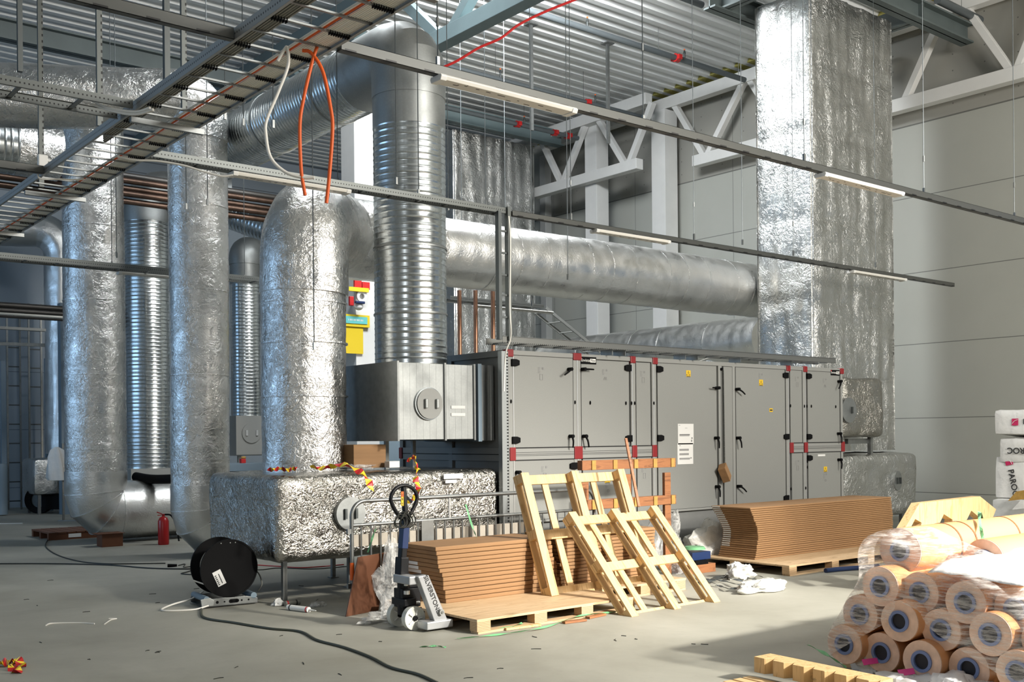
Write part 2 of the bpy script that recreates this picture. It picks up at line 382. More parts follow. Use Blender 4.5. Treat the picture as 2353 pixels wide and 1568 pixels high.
        if smooth is not None: me.shade_smooth(); me.set_sharp_from_angle(angle=math.radians(smooth))
        ob = bpy.data.objects.new(name, me); C.objects.link(ob)
        if parent is None: ob.location = o0
        else: ob.parent = parent
        WL[ob.name] = o0
        if bev:
            md = ob.modifiers.new('bevel', 'BEVEL'); md.width = bev; md.segments = 2; md.limit_method = 'ANGLE'; md.angle_limit = math.radians(40)
        return ob
def thing(name, label, cat, loc, group=None):
    o = bpy.data.objects.new(name, None); C.objects.link(o); o.location = V(loc); o.empty_display_size = 0.1
    WL[o.name] = V(loc); o['label'] = label; o['category'] = cat
    if group: o['group'] = group
    return o
def tag(o, label, cat, group=None, kind=None):
    o['label'] = label; o['category'] = cat
    if group: o['group'] = group
    if kind: o['kind'] = kind
    return o
def struct(o, label=None):
    o['kind'] = 'structure'
    if label: o['label'] = label
    return o
def copy_tree(o, parent=None):
    c = o.copy(); C.objects.link(c)
    if parent: c.parent = parent
    for ch in list(o.children):
        copy_tree(ch, c)
    return c
def arc_path(corners, rad, step=0.06, nseg=10):
    """polyline through corners with rounded bends of radius rad"""
    P = [V(c) for c in corners]; out = [P[0]]
    for i in range(1, len(P) - 1):
        a, b, c = P[i - 1], P[i], P[i + 1]; d1 = (a - b).normalized(); d2 = (c - b).normalized()
        ang = d1.angle(d2); L = min(rad / math.tan(ang / 2), (a - b).length * 0.49, (c - b).length * 0.49) if ang < PI - 1e-3 else 0
        if L <= 0: out.append(b); continue
        p1, p2 = b + d1 * L, b + d2 * L; R = L * math.tan(ang / 2)
        bis = (d1 + d2).normalized(); ce = b + bis * (R / math.sin(ang / 2)); v1 = p1 - ce; v2 = p2 - ce; A = v1.angle(v2)
        for k in range(nseg + 1):
            f = k / nseg; out.append(ce + (v1 * math.sin((1 - f) * A) + v2 * math.sin(f * A)) / math.sin(A))
    out.append(P[-1]); return out
def resample(pts, step):
    pts = [V(p) for p in pts]; out = [pts[0]]; acc = 0
    for a, b in zip(pts, pts[1:]):
        L = (b - a).length
        if L < 1e-9: continue
        pos = step - acc
        while pos < L: out.append(a.lerp(b, pos / L)); pos += step
        acc = L - (pos - step)
    out.append(pts[-1]); return out
def smooth_path(pts, k=8):
    """Catmull-Rom through points"""
    P = [V(p) for p in pts]; P = [P[0] * 2 - P[1]] + P + [P[-1] * 2 - P[-2]]; out = []
    for i in range(1, len(P) - 2):
        for j in range(k):
            t = j / k; a, b, c, d = P[i - 1], P[i], P[i + 1], P[i + 2]
            out.append(0.5 * ((2 * b) + (c - a) * t + (2 * a - 5 * b + 4 * c - d) * t * t + (-a + 3 * b - 3 * c + d) * t ** 3))
    out.append(P[-2]); return out
def text(s, name, parent, loc, xdir, updir, size, mat, ext=0.0008, align='CENTER', bold=False):
    cu = bpy.data.curves.new(name, 'FONT'); cu.body = s; cu.size = size; cu.extrude = ext; cu.align_x = align; cu.align_y = 'CENTER'
    if bold: cu.offset = size * 0.018
    cu.materials.append(M[mat]); o = bpy.data.objects.new(name, cu); C.objects.link(o)
    x = V(xdir).normalized(); y = V(updir); y = (y - x * y.dot(x)).normalized(); z = x.cross(y)
    l = V(loc) - (WL[parent.name] if parent else V((0, 0, 0)))
    o.matrix_local = Matrix(((x.x, y.x, z.x, l.x), (x.y, y.y, z.y, l.y), (x.z, y.z, z.z, l.z), (0, 0, 0, 1)))
    bpy.context.view_layer.update()
    me = bpy.data.meshes.new_from_object(o.evaluated_get(bpy.context.evaluated_depsgraph_get())); me.name = name
    r = bpy.data.objects.new(name, me); C.objects.link(r); r.matrix_local = o.matrix_local.copy()
    bpy.data.objects.remove(o)
    if parent: r.parent = parent
    WL[r.name] = V(loc)
    return r
# ================================================================== SETTING
XW, YB, CZ = 18.5, 27.3, 9.45
def grid_sheet(x0, x1, y0, y1, z, nx, ny):
    mb = MB(); vs = [(x0 + (x1 - x0) * i / nx, y0 + (y1 - y0) * j / ny, z) for j in range(ny + 1) for i in range(nx + 1)]
    fs = [(j * (nx + 1) + i, j * (nx + 1) + i + 1, (j + 1) * (nx + 1) + i + 1, (j + 1) * (nx + 1) + i) for j in range(ny) for i in range(nx)]
    return mb.add(vs, fs)
mb = MB().box(-8, XW + 0.2, -8, YB + 0.2, -0.2, 0); struct(mb.build('floor', 'floor', origin=(0, 0, 0)))
# corrugated roof deck, ribs running towards the right wall
mb = MB(); y = -8.0; prof = []
while y < YB:
    prof += [(y, CZ), (y + 0.13, CZ), (y + 0.17, CZ + 0.075), (y + 0.30, CZ + 0.075), (y + 0.34, CZ)]; y += 0.34
    prof.pop()
prof.append((y, CZ)); n = len(prof)
mb.add([(-8, a, b) for a, b in prof] + [(XW, a, b) for a, b in prof] + [(-8, prof[0][0], CZ + 0.3), (-8, prof[-1][0], CZ + 0.3), (XW, prof[0][0], CZ + 0.3), (XW, prof[-1][0], CZ + 0.3)],
       [(i, i + 1, n + i + 1, n + i) for i in range(n - 1)] + [(2 * n, 2 * n + 1, 2 * n + 3, 2 * n + 2)])
struct(mb.build('ceiling', 'deck', origin=(0, 0, 9)))
# mineral wool closing the rib ends above the wall
mb = MB(); y = -8.0
while y < YB: mb.prism([(XW - 0.62, y + 0.13, CZ), (XW - 0.62, y + 0.17, CZ + 0.07), (XW - 0.62, y + 0.30, CZ + 0.07), (XW - 0.62, y + 0.34, CZ)], (0.58, 0, 0)); y += 0.34
struct(mb.build('trim_1', 'mineral'), 'yellow mineral wool plugs closing the deck ribs above the wall')
mb = MB(); mb.box(XW, XW + 0.2, 5.0, YB + 0.2, 0, CZ + 0.3); mb.box(XW, XW + 0.2, -8, 5.0, 6.2, CZ + 0.3); mb.box(XW, XW + 0.2, -8, -7, 0, 6.2)
struct(mb.build('wall_right', 'wall', origin=(0, 0, 0)))
struct(MB().box(-8, XW, YB, YB + 0.2, 0, CZ + 0.3).build('wall_back', 'wall_back', origin=(0, 0, 0)))
mb = MB(); mb.box(-8.2, -8, -8, 8, 0, CZ + .3); mb.box(-8.2, -8, 8, 18, 0, 2.0); mb.box(-8.2, -8, 8, 18, 7.0, CZ + .3); mb.box(-8.2, -8, 18, YB, 0, CZ + .3)
struct(mb.build('wall_left', 'wall_plain', origin=(0, 0, 0)))
mb = MB(); mb.box(-8, -0.5, -8.2, -8, 0, CZ + .3); mb.box(-0.5, 6.5, -8.2, -8, 0, 3.6); mb.box(-0.5, 6.5, -8.2, -8, 6.8, CZ + .3); mb.box(6.5, XW, -8.2, -8, 0, CZ + .3)
struct(mb.build('wall_front', 'wall_plain', origin=(0, 0, 0)))

# ---- lattice truss along the right wall (white painted)
XT = XW - 0.42
def pt(x, y): return PX(x, y, XT)
t = thing('wall_truss', 'white steel lattice truss along the right wall beside the big foil riser', 'truss', (XT, 10, 7.7))
zt, zb = 9.22, 7.72
MB().box(XT - .11, XT + .11, 4.0, 20.9, zt - .13, zt + .13).build('top_chord', 'white', t, bev=.01)
ye = pt(1597, 343).y
MB().box(XT - .11, XT + .11, 4.0, ye, zb - .12, zb + .12).build('bottom_chord', 'white', t, bev=.01)
for a, b in (((1552, 240), (1618, 325)), ((1708, 185), (1628, 322)), ((1725, 180), (1800, 290)), ((2165, 50), (2082, 205)), ((2222, 20), (2322, 132)), ((2420, -60), (2340, 125))):
    p, q = pt(*a), pt(*b); MB().beam((XT, p.y, zt - .1), (XT, q.y, zb + .1), .12, .14, (1, 0, 0)).build('diagonal', 'white', t, bev=.006)
XS = XW - 1.25
t = thing('wall_truss', 'short white lattice truss by the far corner, its bottom chord ending in a capped stub', 'truss', (XS, 19, 7.7))
y0, y1 = PX(1470, 390, XS).y, 21.4
MB().box(XS - .11, XS + .11, y0 - .3, y1, 9.0, 9.26).build('top_chord', 'white', t, bev=.01)
MB().box(XS - .11, XS + .11, y0, y1, 7.62, 7.86).build('bottom_chord', 'white', t, bev=.01)
for a, b in (((1245, 355), (1290, 430)), ((1345, 330), (1295, 432)), ((1378, 308), (1437, 385)), ((1500, 275), (1447, 385))):
    p, q = PX(*a, XS), PX(*b, XS); MB().beam((XS, p.y, 9.02), (XS, q.y, 7.82), .12, .14, (1, 0, 0)).build('diagonal', 'white', t, bev=.006)
# columns
def column(x, y, w, z1, lab, mat='white', flange=True):
    t = thing('steel_column', lab, 'column', (x, y, 0))
    MB().box(x - w / 2, x + w / 2, y - w / 2, y + w / 2, 0, z1).build('shaft', mat, t, bev=.008)
    if flange: MB().box(x - w / 2 - .05, x + w / 2 + .05, y - w / 2 - .05, y + w / 2 + .05, 0, .03).build('base_plate', mat, t)
    return t
p = PX(1527, 400, XW - .45); column(p.x, p.y, .42, 9.05, 'white steel column against the right wall under the long truss')
p = PX(1371, 400, XW - .95); column(p.x, p.y, .40, 9.05, 'white steel column passing the end of the short corner truss')
column(9.62, 16.1, .46, 7.75, 'white column behind the bare spiral riser, carrying the safety station')
column(PX(1256, 700, XW - .3).x, PX(1256, 700, XW - .3).y, .22, 9.0, 'narrow grey column in the far corner beside the rear foil riser', 'wall_plain')

# ---- steel girders below the roof
def girder_y(x, y0, y1, lab, zb, zt, diag, mat='beam', w=.24):
    t = thing('roof_truss', lab, 'truss', (x, (y0 + y1) / 2, zb))
    MB().box(x - w / 2, x + w / 2, y0, y1, zb - .12, zb + .12).build('bottom_chord', mat, t, bev=.008)
    MB().box(x - w / 2, x + w / 2, y0, y1, zt - .12, zt + .12).build('top_chord', mat, t, bev=.008)
    for a, b in diag: MB().beam((x, a, zb), (x, b, zt), .16, .16, (1, 0, 0)).build('diagonal', mat, t, bev=.006)
    return t
girder_y(9.6, 6.5, 27.1, 'grey steel lattice truss crossing above the bare spiral elbow', 7.85, 9.25,
         [(13.3, 11.4), (13.5, 15.1), (17.3, 15.3), (17.5, 19.2), (21.4, 19.4), (21.6, 23.4), (9.3, 11.2), (9.1, 7.4)])
girder_y(0.9, 6.5, 27.1, 'dark steel lattice truss above the left end of the ceiling', 7.85, 9.25,
         [(13.3, 11.4), (13.5, 15.1), (17.3, 15.3), (17.5, 19.2), (9.3, 11.2)], 'beam_dark')
def girder_x(x0, x1, y, z, h, lab, mat='beam_dark'):
    t = thing('roof_beam', lab, 'beam', ((x0 + x1) / 2, y, z))
    MB().box(x0, x1, y - .12, y + .12, z, z + .03).build('lower_flange', mat, t)
    MB().box(x0, x1, y - .12, y + .12, z + h - .03, z + h).build('upper_flange', mat, t)
    MB().box(x0, x1, y - .01, y + .01, z, z + h).build('web', mat, t)
    return t
girder_x(13.2, XT, 9.40, 8.48, .34, 'dark roof beam across the front of the big foil riser')
girder_x(13.2, XT, 11.15, 8.48, .34, 'dark roof beam just behind the big foil riser')
girder_x(9.6, XT - .6, 19.55, 8.80, .36, 'grey green roof beam across the front of the rear foil riser', 'beam')
girder_x(-6, 9.4, 19.8, 8.6, .36, 'dark roof beam over the ducts at the far left', 'beam_dark')
girder_x(-6, 9.4, 13.5, 8.9, .30, 'dark roof beam crossing high above the copper pipe bundle', 'beam_dark')
for x, lab in ((13.5, 'short dark beam on the left side of the big foil riser'), (16.45, 'short dark beam on the right side of the big foil riser')):
    t = thing('roof_beam', lab, 'beam', (x, 10.6, 8.5)); MB().box(x - .1, x + .1, 9.3, 11.2, 8.5, 8.53).build('lower_flange', 'beam_dark', t); MB().box(x - .01, x + .01, 9.3, 11.2, 8.5, 8.82).build('web', 'beam_dark', t)

# ================================================================== DUCTS
def foil_tube(mb, pts, r, n=56, dn=0.012, seed=0.0, step=0.045):
    mb.tube(resample(pts, step), r, n, rf=lambda S, i: r * (1 + .004 * math.sin(S * 23 + seed)), dn=dn, seed=seed, dsc=3.2)
def band(mb, c, ax, r, w=.018, h=.004): mb.ring(c, ax, r + h, r - .01, w, 56)
def spiral(mb, pts, r, n=48, pitch=.07, h=.0045):
    P = resample(pts, pitch / 8)
    def rf(S, i):
        f = (S / pitch) % 1.0
        return r + (h if f < .13 else 0)
    mb.tube(P, r, n, rf=rf)
def gored(mb, a, b, c, rad, r, n=48, k=4):
    """segmented elbow from a to c around corner b: plain rings between mitres"""
    P = arc_path([a, b, c], rad, nseg=k); return mb.tube(P, r, n)

# duct over the machine: riser from the foil box, bend, long run to the big riser
Yd = 10.25; RX = 5.42
t = thing('insulated_duct', 'thick foil-wrapped duct rising from the foil box and running over the machine', 'duct', (RX, Yd, 1.25))
mb = MB(); foil_tube(mb, [(RX, Yd, 1.2), (RX, Yd, 3.25)], .455, dn=.02, seed=3.1); mb.build('riser', 'foil', t, 60)
YR, ZR = 11.28, 4.03
mb = MB(); foil_tube(mb, arc_path([(RX, Yd, 3.15), (RX + .02, Yd, 4.0), (RX + .95, YR - .12, 4.03), (RX + 2.3, YR, ZR)], .50, nseg=12), .475, dn=.025, seed=5.2); mb.build('bend', 'foil', t, 60)
mb = MB(); foil_tube(mb, [(RX + 2.2, YR, ZR), (14.9, YR, ZR)], .445, dn=.010, seed=1.7); mb.build('long_run', 'foil_smooth', t, 60)
for z in (2.05, 2.62, 3.05): mb = MB(); band(mb, (RX, Yd, z), (0, 0, 1), .463); mb.build('wrap_seam', 'foil_tape', t, 60)
for i, x in enumerate((8.6, 9.0, 9.5, 10.3, 10.7, 11.2, 11.9, 12.3, 12.8, 13.5, 13.9, 14.4)): mb = MB(); band(mb, (x, YR, ZR), (1, 0, 0), .447, .014, .002); mb.build('wrap_seam', 'foil_tape', t, 60)

# two insulated risers with mitred feet
def insulated(name, label, x, y, r, z0, z1, toe, seed, run=None, k=3, matr='foil'):
    t = thing(name, label, 'duct', (x, y, 0))
    mb = MB(); foil_tube(mb, [(x, y, z0), (x, y, z1)], r, dn=.014, seed=seed); mb.build('riser', matr, t, 60)
    zc = z0 - .62
    P = arc_path([(x, y, z0 + .001), (x, y, zc), (toe, y, zc)], .62, nseg=k)
    mb = MB(); mb.tube(P, r * 1.015, 56); mb.build('mitred_elbow', 'foil_smooth', t, 25)
    for i in range(1, len(P) - 1):
        a = (P[i + 1] - P[i - 1]).normalized(); mb = MB(); band(mb, P[i], a, r * 1.03, .012, .003); mb.build('wrap_seam', 'foil_tape', t, 60)
    zz = z0 + .35
    while zz < z1: mb = MB(); band(mb, (x, y, zz), (0, 0, 1), r + .006, .012, .003); mb.build('wrap_seam', 'foil_tape', t, 60); zz += 1.15
    return t
t1 = insulated('insulated_duct', 'leftmost foil-wrapped riser turning along the floor behind the fire extinguisher', 5.30, 16.9, .455, 1.12, 6.2, 9.5, 11.0)
t2 = insulated('insulated_duct', 'middle foil-wrapped riser with a mitred foot ducking behind the foil box', 5.78, 13.96, .395, .98, 5.75, 8.6, 21.0)
# head of the middle riser and its run to the left
A = V((5.78, 13.96, 5.7)); P = arc_path([A, A + V((0, 0, .55)), D(-420, 205, 13.2)], .5, nseg=8)
mb = MB(); foil_tube(mb, P, .40, dn=.03, seed=2.2); mb.build('head_run', 'foil', t2, 60)
# head of the leftmost riser (joins a duct going away)
A = V((5.30, 16.9, 6.1)); mb = MB(); foil_tube(mb, arc_path([A, A + V((0, 0, .6)), A + V((0, 2.5, .6))], .5, nseg=8), .455, dn=.02, seed=8); mb.build('head_bend', 'foil', t1, 60)

# bare spiral riser on the galvanised box, elbow, run going away
SX, SY, SR, SZ = 6.60, 9.95, .405, 5.93
t = thing('spiral_duct', 'bare galvanised spiral duct standing on the square box and bending away under the roof', 'duct', (SX, SY, 2.4))
mb = MB(); spiral(mb, [(SX, SY, 2.40), (SX, SY, 5.08)], SR); mb.build('riser', 'galv', t, 40)
mb = MB(); mb.tube([(SX, SY, 5.06), (SX, SY, 5.42)], SR * 1.012, 48); mb.build('coupling', 'galv_dark', t, 40)
P = arc_path([(SX, SY, 5.40), (SX, SY, SZ), (SX, SY + .95, SZ)], .52, nseg=4)
mb = MB(); mb.tube(P, SR * 1.03, 48); mb.tube([(SX, SY + .52, SZ), (SX, SY + .95, SZ)], SR * 1.015, 48); mb.build('gored_elbow', 'galv_dark', t, 20)
mb = MB(); spiral(mb, [(SX, SY + .9, SZ), (SX, 16.1, SZ)], SR); mb.build('horizontal_run', 'galv', t, 40)
for z in (3.72, 2.98): MB().ring((SX, SY, z), (0, 0, 1), SR + .012, SR - .01, .02, 48).build('joint_ring', 'galv_dark', t, 40)
for y in (SY + 1.6, 13.2, 14.9): MB().ring((SX, y, SZ), (0, 1, 0), SR + .012, SR - .01, .02, 48).build('joint_ring', 'galv_dark', t, 40)
# spiral main along the left under the roof
t = thing('spiral_duct', 'dark bare spiral main under the foil duct at the upper left', 'duct', (3, 16.3, 5.4))
mb = MB(); spiral(mb, arc_path([(-3.5, 16.3, 5.85), (4.0, 16.3, 5.85)], .3), .40, pitch=.09); mb.build('main_run', 'galv', t, 40)
mb = MB(); mb.tube(arc_path([(4.0, 16.3, 5.85), (4.6, 16.3, 5.85)], .4), .405, 40); mb.build('end_collar', 'foil', t, 40)
# spiral riser between the foil risers
p = D(342, 900, 19.6); t = thing('spiral_duct', 'bare spiral riser between the two foil risers at the left', 'duct', (p.x, p.y, 1.0))
mb = MB(); spiral(mb, [(p.x, p.y, 1.08), (p.x, p.y, 5.65)], .405); mb.build('riser', 'galv', t, 40)
P = arc_path([(p.x, p.y, 5.63), (p.x, p.y, 6.2), (p.x + 1.4, p.y - .6, 6.2)], .5, nseg=5); mb = MB(); mb.tube(P, .415, 40); mb.build('gored_elbow', 'galv_dark', t, 20)
# its own support: flange box beneath
mb = MB().box(p.x - .5, p.x + .5, p.y - .45, p.y + .45, .62, 1.08); b = mb.build('connection_box', 'ahu_frame', t)
mb = MB()
for dx in (-.45, .45):
    for dy in (-.4, .4): mb.box(p.x + dx - .03, p.x + dx + .03, p.y + dy - .03, p.y + dy + .03, 0, .62)
mb.build('stand', 'steel_dark', t)
# small spiral riser in the gap, on its light box with a round hatch
p = D(566, 800, 21.5); q = p
t = thing('spiral_duct', 'slim bare spiral riser with a rounded head left of the thick foil duct', 'duct', (p.x, p.y, 2.1))
mb = MB(); spiral(mb, [(p.x, p.y, 2.07), (p.x, p.y, 4.75)], .31, 40); mb.build('riser', 'galv', t, 40)
mb = MB(); mb.tube([(p.x, p.y, 4.74), (p.x, p.y, 5.15)], .314, 40); mb.build('coupling', 'galv_dark', t, 40)
P = arc_path([(p.x, p.y, 5.15), (p.x, p.y, 5.42), (p.x + .9, p.y + .7, 5.42)], .32, nseg=5); mb = MB(); mb.tube(P, .33, 40); mb.build('gored_elbow', 'galv_dark', t, 20)
t = thing('duct_box', 'pale duct box with a round hatch under the slim spiral riser', 'duct box', (p.x, p.y, 1.25))
MB().box(p.x - .40, p.x + .45, p.y - .36, p.y + .4, 1.27, 2.07).build('housing', 'ahu_frame', t)
mb = MB(); mb.ring((p.x - .08, p.y - .37, 1.72), (0, 1, 0), .20, .0, .03, 32); h = mb.build('round_hatch', 'ahu_frame', t, 40)
for dx in (-.11, .11): MB().box(p.x - .08 + dx - .02, p.x - .08 + dx + .02, p.y - .41, p.y - .38, 1.67, 1.78).build('hatch_grip', 'ahu_edge', h)
MB().box(p.x - .40, p.x + .45, p.y - .38, p.y - .37, 1.27, 1.29).build('seam_strip', 'steel_dark', t)
mb = MB()
for dx in (-.3, .32): mb.box(p.x + dx - .03, p.x + dx + .03, p.y - .3, p.y - .24, 0, 1.27)
mb.build('stand', 'steel', t)
# dark spiral crossing behind the slim riser's head
t = thing('spiral_duct', 'dark spiral duct sloping behind the head of the slim riser', 'duct', (9, 23, 5.6))
a, b = D(470, 470, 25.5), D(790, 590, 24.0); mb = MB(); spiral(mb, [a, b], .34, 40, .11, .010); mb.build('run', 'galv', t, 40)

# ---- square galvanised box joining the spiral riser to the machine
AX = 7.35; GX0, GY0, GY1 = 6.06, 9.42, 10.46
t = thing('duct_box', 'square galvanised duct box with a round hatch carrying the bare spiral riser', 'duct box', (6.7, 9.9, 1.58))
def ribbed_box(mb, x0, x1, y0, y1, z0, z1, st=.085):
    mb.box(x0, x1, y0, y1, z0, z1)
    x = x0 + st
    while x < x1 - .02: mb.box(x - .003, x + .003, y0 - .0015, y0, z0, z1); x += st
    y = y0 + st
    while y < y1 - .02: mb.box(x0 - .0015, x0, y - .003, y + .003, z0, z1); y += st
mb = MB(); ribbed_box(mb, GX0, 7.10, GY0, GY1, 1.58, 2.40); mb.build('housing', 'galv_dark', t)
for x in (GX0 + .01, 6.68, 7.08): MB().box(x - .012, x + .012, GY0 - .02, GY1 + .02, 1.565, 2.415).build('flange', 'steel', t)
mb = MB(); mb.box(7.12, 7.17, GY0 - .03, GY1 + .02, 1.55, 2.42); mb.build('canvas_collar', 'bluegrey', t)
mb = MB(); mb.box(7.17, AX - .002, GY0 - .02, GY1 + .02, 1.56, 2.41); mb.build('machine_collar', 'galv_dark', t)
p = PY(986, 928, GY0 - .02); mb = MB(); mb.ring((p.x, GY0 - .02, p.z), (0, 1, 0), .165, 0, .04, 40); h = mb.build('round_hatch', 'ahu_frame', t, 40)
mb = MB(); mb.ring((p.x - .004, GY0 - .01, p.z), (0, 1, 0), .178, .160, .03, 40); mb.build('hatch_rim', 'galv', h, 40)
for dx in (-.06, .085): MB().box(p.x + dx - .018, p.x + dx + .012, GY0 - .075, GY0 - .04, p.z - .05, p.z + .05).build('hatch_grip', 'galv_dark', h, bev=.005)
for yy, ww in ((936, 38), (953, 42)):
    a = PY(1037, yy, GY0 - .006); mb = MB(); mb.box(a.x, a.x + .19, GY0 - .007, GY0 - .0045, a.z - .017, a.z + .017); mb.build('masking_tape_label', 'paper', t)
# leg under the square box
t = thing('support_stand', 'thin zinc stand under the square galvanised duct box', 'stand', (6.5, 9.6, 1.2))
for px_ in (950, 888): p = PY(px_, 1040, 10.3); MB().box(p.x - .022, p.x + .022, 10.28, 10.32, 0, 1.58).build('leg', 'steel', t)

# ---- quilted foil boxes
def puffy_box(mb, x0, x1, y0, y1, z0, z1, r=.07, amp=.02, seed=0.0, res=.055, dents=()):
    """rounded box with noise quilting, all faces gridded"""
    def rnd(p):
        q = V((min(max(p.x, x0 + r), x1 - r), min(max(p.y, y0 + r), y1 - r), min(max(p.z, z0 + r), z1 - r))); d = p - q
        if d.length < 1e-9: return p, V((0, 0, 1))
        n = d.normalized(); return q + n * r, n
    faces = [((x0, y0, z0), (x1 - x0, 0, 0), (0, 0, z1 - z0)), ((x0, y1, z0), (x1 - x0, 0, 0), (0, 0, z1 - z0)), ((x0, y0, z0), (0, y1 - y0, 0), (0, 0, z1 - z0)),
             ((x1, y0, z0), (0, y1 - y0, 0), (0, 0, z1 - z0)), ((x0, y0, z0), (x1 - x0, 0, 0), (0, y1 - y0, 0)), ((x0, y0, z1), (x1 - x0, 0, 0), (0, y1 - y0, 0))]
    for o, a, b in faces:
        o, a, b = V(o), V(a), V(b); na, nb = max(2, int(a.length / res)), max(2, int(b.length / res)); vs = []
        for j in range(nb + 1):
            for i in range(na + 1):
                p, n = rnd(o + a * (i / na) + b * (j / nb)); k = amp * noise.noise(p * 2.6 + V((seed, 0, 0))) + amp * .4 * noise.noise(p * 9 + V((seed, 0, 0)))
                for dc, dr, dd in dents:
                    L = (p - V(dc)).length
                    if L < dr: k -= dd * (1 - L / dr) ** 2
                vs.append(p + n * k)
        mb.add(vs, [(j * (na + 1) + i, j * (na + 1) + i + 1, (j + 1) * (na + 1) + i + 1, (j + 1) * (na + 1) + i) for j in range(nb) for i in range(na)])
# big box left of the machine
BX0, BX1, BY0, BY1, BZ0, BZ1 = 4.56, 7.28, 9.2, 10.85, .40, 1.25
t = thing('insulated_box_duct', 'large crinkled foil-wrapped box duct on legs left of the machine', 'duct box', (5.9, 10, .4))
dents = [(x, BY0, z, ) for x, z in ((5.3, 1.0), (6.0, .62), (6.35, .98), (6.9, 1.02), (6.7, .6), (5.05, .62), (7.1, .62))]
mb = MB(); puffy_box(mb, BX0, BX1, BY0, BY1, BZ0, BZ1, .10, .012, 4.0, .035, [(d, .15, .012) for d in dents]); mb.build('foil_jacket', 'foil_box', t, 70)
p = PY(800, 1180, BY0); mb = MB(); mb.ring((p.x, BY0 - .035, p.z), (0, 1, 0), .165, 0, .05, 36); h = mb.build('round_hatch', 'galv_dark', t, 40)
for dx in (-.07, .05): MB().box(p.x + dx - .012, p.x + dx + .012, BY0 - .09, BY0 - .06, p.z - .05, p.z + .05).build('hatch_grip', 'steel_dark', h)
for n, (x, y) in enumerate(((4.66, 9.26), (4.68, 10.7), (6.0, 10.7), (5.75, 9.9), (7.05, 9.4))):
    mb = MB(); mb.box(x - .022, x + .022, y - .022, y + .022, .01, .45); mb.box(x - .05, x + .05, y - .04, y + .04, 0, .012); mb.build('leg', 'steel', t)
a = PY(1018, 1094, BY0 - .03); mb = MB(); mb.box(a.x, a.x + .25, BY0 - .045, BY0 - .04, a.z - .035, a.z + .02); mb.box(a.x + .02, a.x + .17, BY0 - .045, BY0 - .04, a.z - .08, a.z - .045); mb.build('masking_tape_label', 'paper', t)
# boxes at the right end of the machine
t = thing('insulated_box_duct', 'low foil-wrapped box with an oval hatch at the right end of the machine', 'duct box', (15, 9.6, .28))
mb = MB(); puffy_box(mb, 13.86, 16.15, 9.3, 10.6, .28, 1.28, .10, .02, 9.0, .06); mb.build('foil_jacket', 'foil_riser', t, 70)
p = PY(2063, 1105, 9.28); mb = MB()
mb.add([(p.x + .11 * math.cos(k * PI / 12), 9.27, p.z + .16 * math.sin(k * PI / 12)) for k in range(24)] + [(p.x + .11 * math.cos(k * PI / 12), 9.31, p.z + .16 * math.sin(k * PI / 12)) for k in range(24)],
       [tuple(range(24))] + [(k, (k + 1) % 24, 24 + (k + 1) % 24, 24 + k) for k in range(24)])
h = mb.build('oval_hatch', 'galv_dark', t, 40)
for dx in (-.04, .04): MB().box(p.x + dx - .012, p.x + dx + .012, 9.24, 9.28, p.z - .05, p.z + .05).build('hatch_grip', 'steel_dark', h)
for x in (14.2, 15.8):
    for y in (9.4, 10.4): MB().box(x - .03, x + .03, y - .03, y + .03, 0, .3).build('leg', 'steel', t)
t = thing('insulated_box_duct', 'upper foil-wrapped box with a round hatch at the right end of the machine', 'duct box', (14.4, 9.9, 1.5))
mb = MB(); puffy_box(mb, 13.86, 15.0, 9.20, 9.68, 1.54, 2.46, .09, .025, 13.0, .05); mb.build('foil_jacket', 'foil_box', t, 70)
p = PY(1946, 943, 9.18); mb = MB(); mb.ring((p.x + .02, 9.17, p.z), (0, 1, 0), .19, 0, .04, 32); h = mb.build('round_hatch', 'galv_dark', t, 40)
MB().box(p.x + .06, p.x + .085, 9.12, 9.16, p.z - .05, p.z + .05).build('hatch_grip', 'steel_dark', h)
mb = MB(); mb.box(14.86, 14.92, 9.36, 9.42, 1.2, 1.56); mb.box(14.3, 14.9, 9.4, 9.46, 1.44, 1.52); mb.build('support_leg', 'steel', t)
# ---- big rectangular risers
def riser(x0, x1, y0, y1, z0, z1, lab, seed, seams, mats='foil_riser'):
    t = thing('foil_riser', lab, 'duct', ((x0 + x1) / 2, (y0 + y1) / 2, z0))
    mb = MB(); o = len(mb.v); res = .09
    for (ox, oy, ax, ay) in ((x0, y0, x1 - x0, 0), (x1, y0, 0, y1 - y0), (x1, y1, x0 - x1, 0), (x0, y1, 0, y0 - y1)):
        L = math.hypot(ax, ay); na = int(L / .05); nb = int((z1 - z0) / res); vs = []; nx, ny = ay / L, -ax / L
        for j in range(nb + 1):
            for i in range(na + 1):
                f = i / na; x, y, z = ox + ax * f, oy + ay * f, z0 + (z1 - z0) * j / nb; e = min(f, 1 - f) * L
                w = min(1, e / .12); k = .035 * noise.noise(V((x * 5 + seed, y * 5, z * .7))) + .012 * noise.noise(V((x * 22, y * 22 + seed, z * 2.0)))
                s = min(abs(z - q) for q in seams); k -= .03 * max(0, 1 - s / .12)
                k = k * w - (1 - w) ** 2 * .03
                vs.append((x + nx * k, y + ny * k, z))
        mb.add(vs, [(j * (na + 1) + i, j * (na + 1) + i + 1, (j + 1) * (na + 1) + i + 1, (j + 1) * (na + 1) + i) for j in range(nb) for i in range(na)])
    mb.build('foil_jacket', mats, t, 80)
    return t
riser(13.88, 16.19, 9.72, 10.80, 1.32, 8.52, 'huge rectangular foil-wrapped riser by the right wall behind the machine', 2.0, (7.45, 6.35, 5.0, 3.7, 2.4))
riser(14.5, 17.0, 20.0, 21.2, 0, 8.82, 'rear rectangular foil-wrapped riser in the far corner', 31.0, (7.3, 5.9, 4.0, 2.2), 'foil_riser')
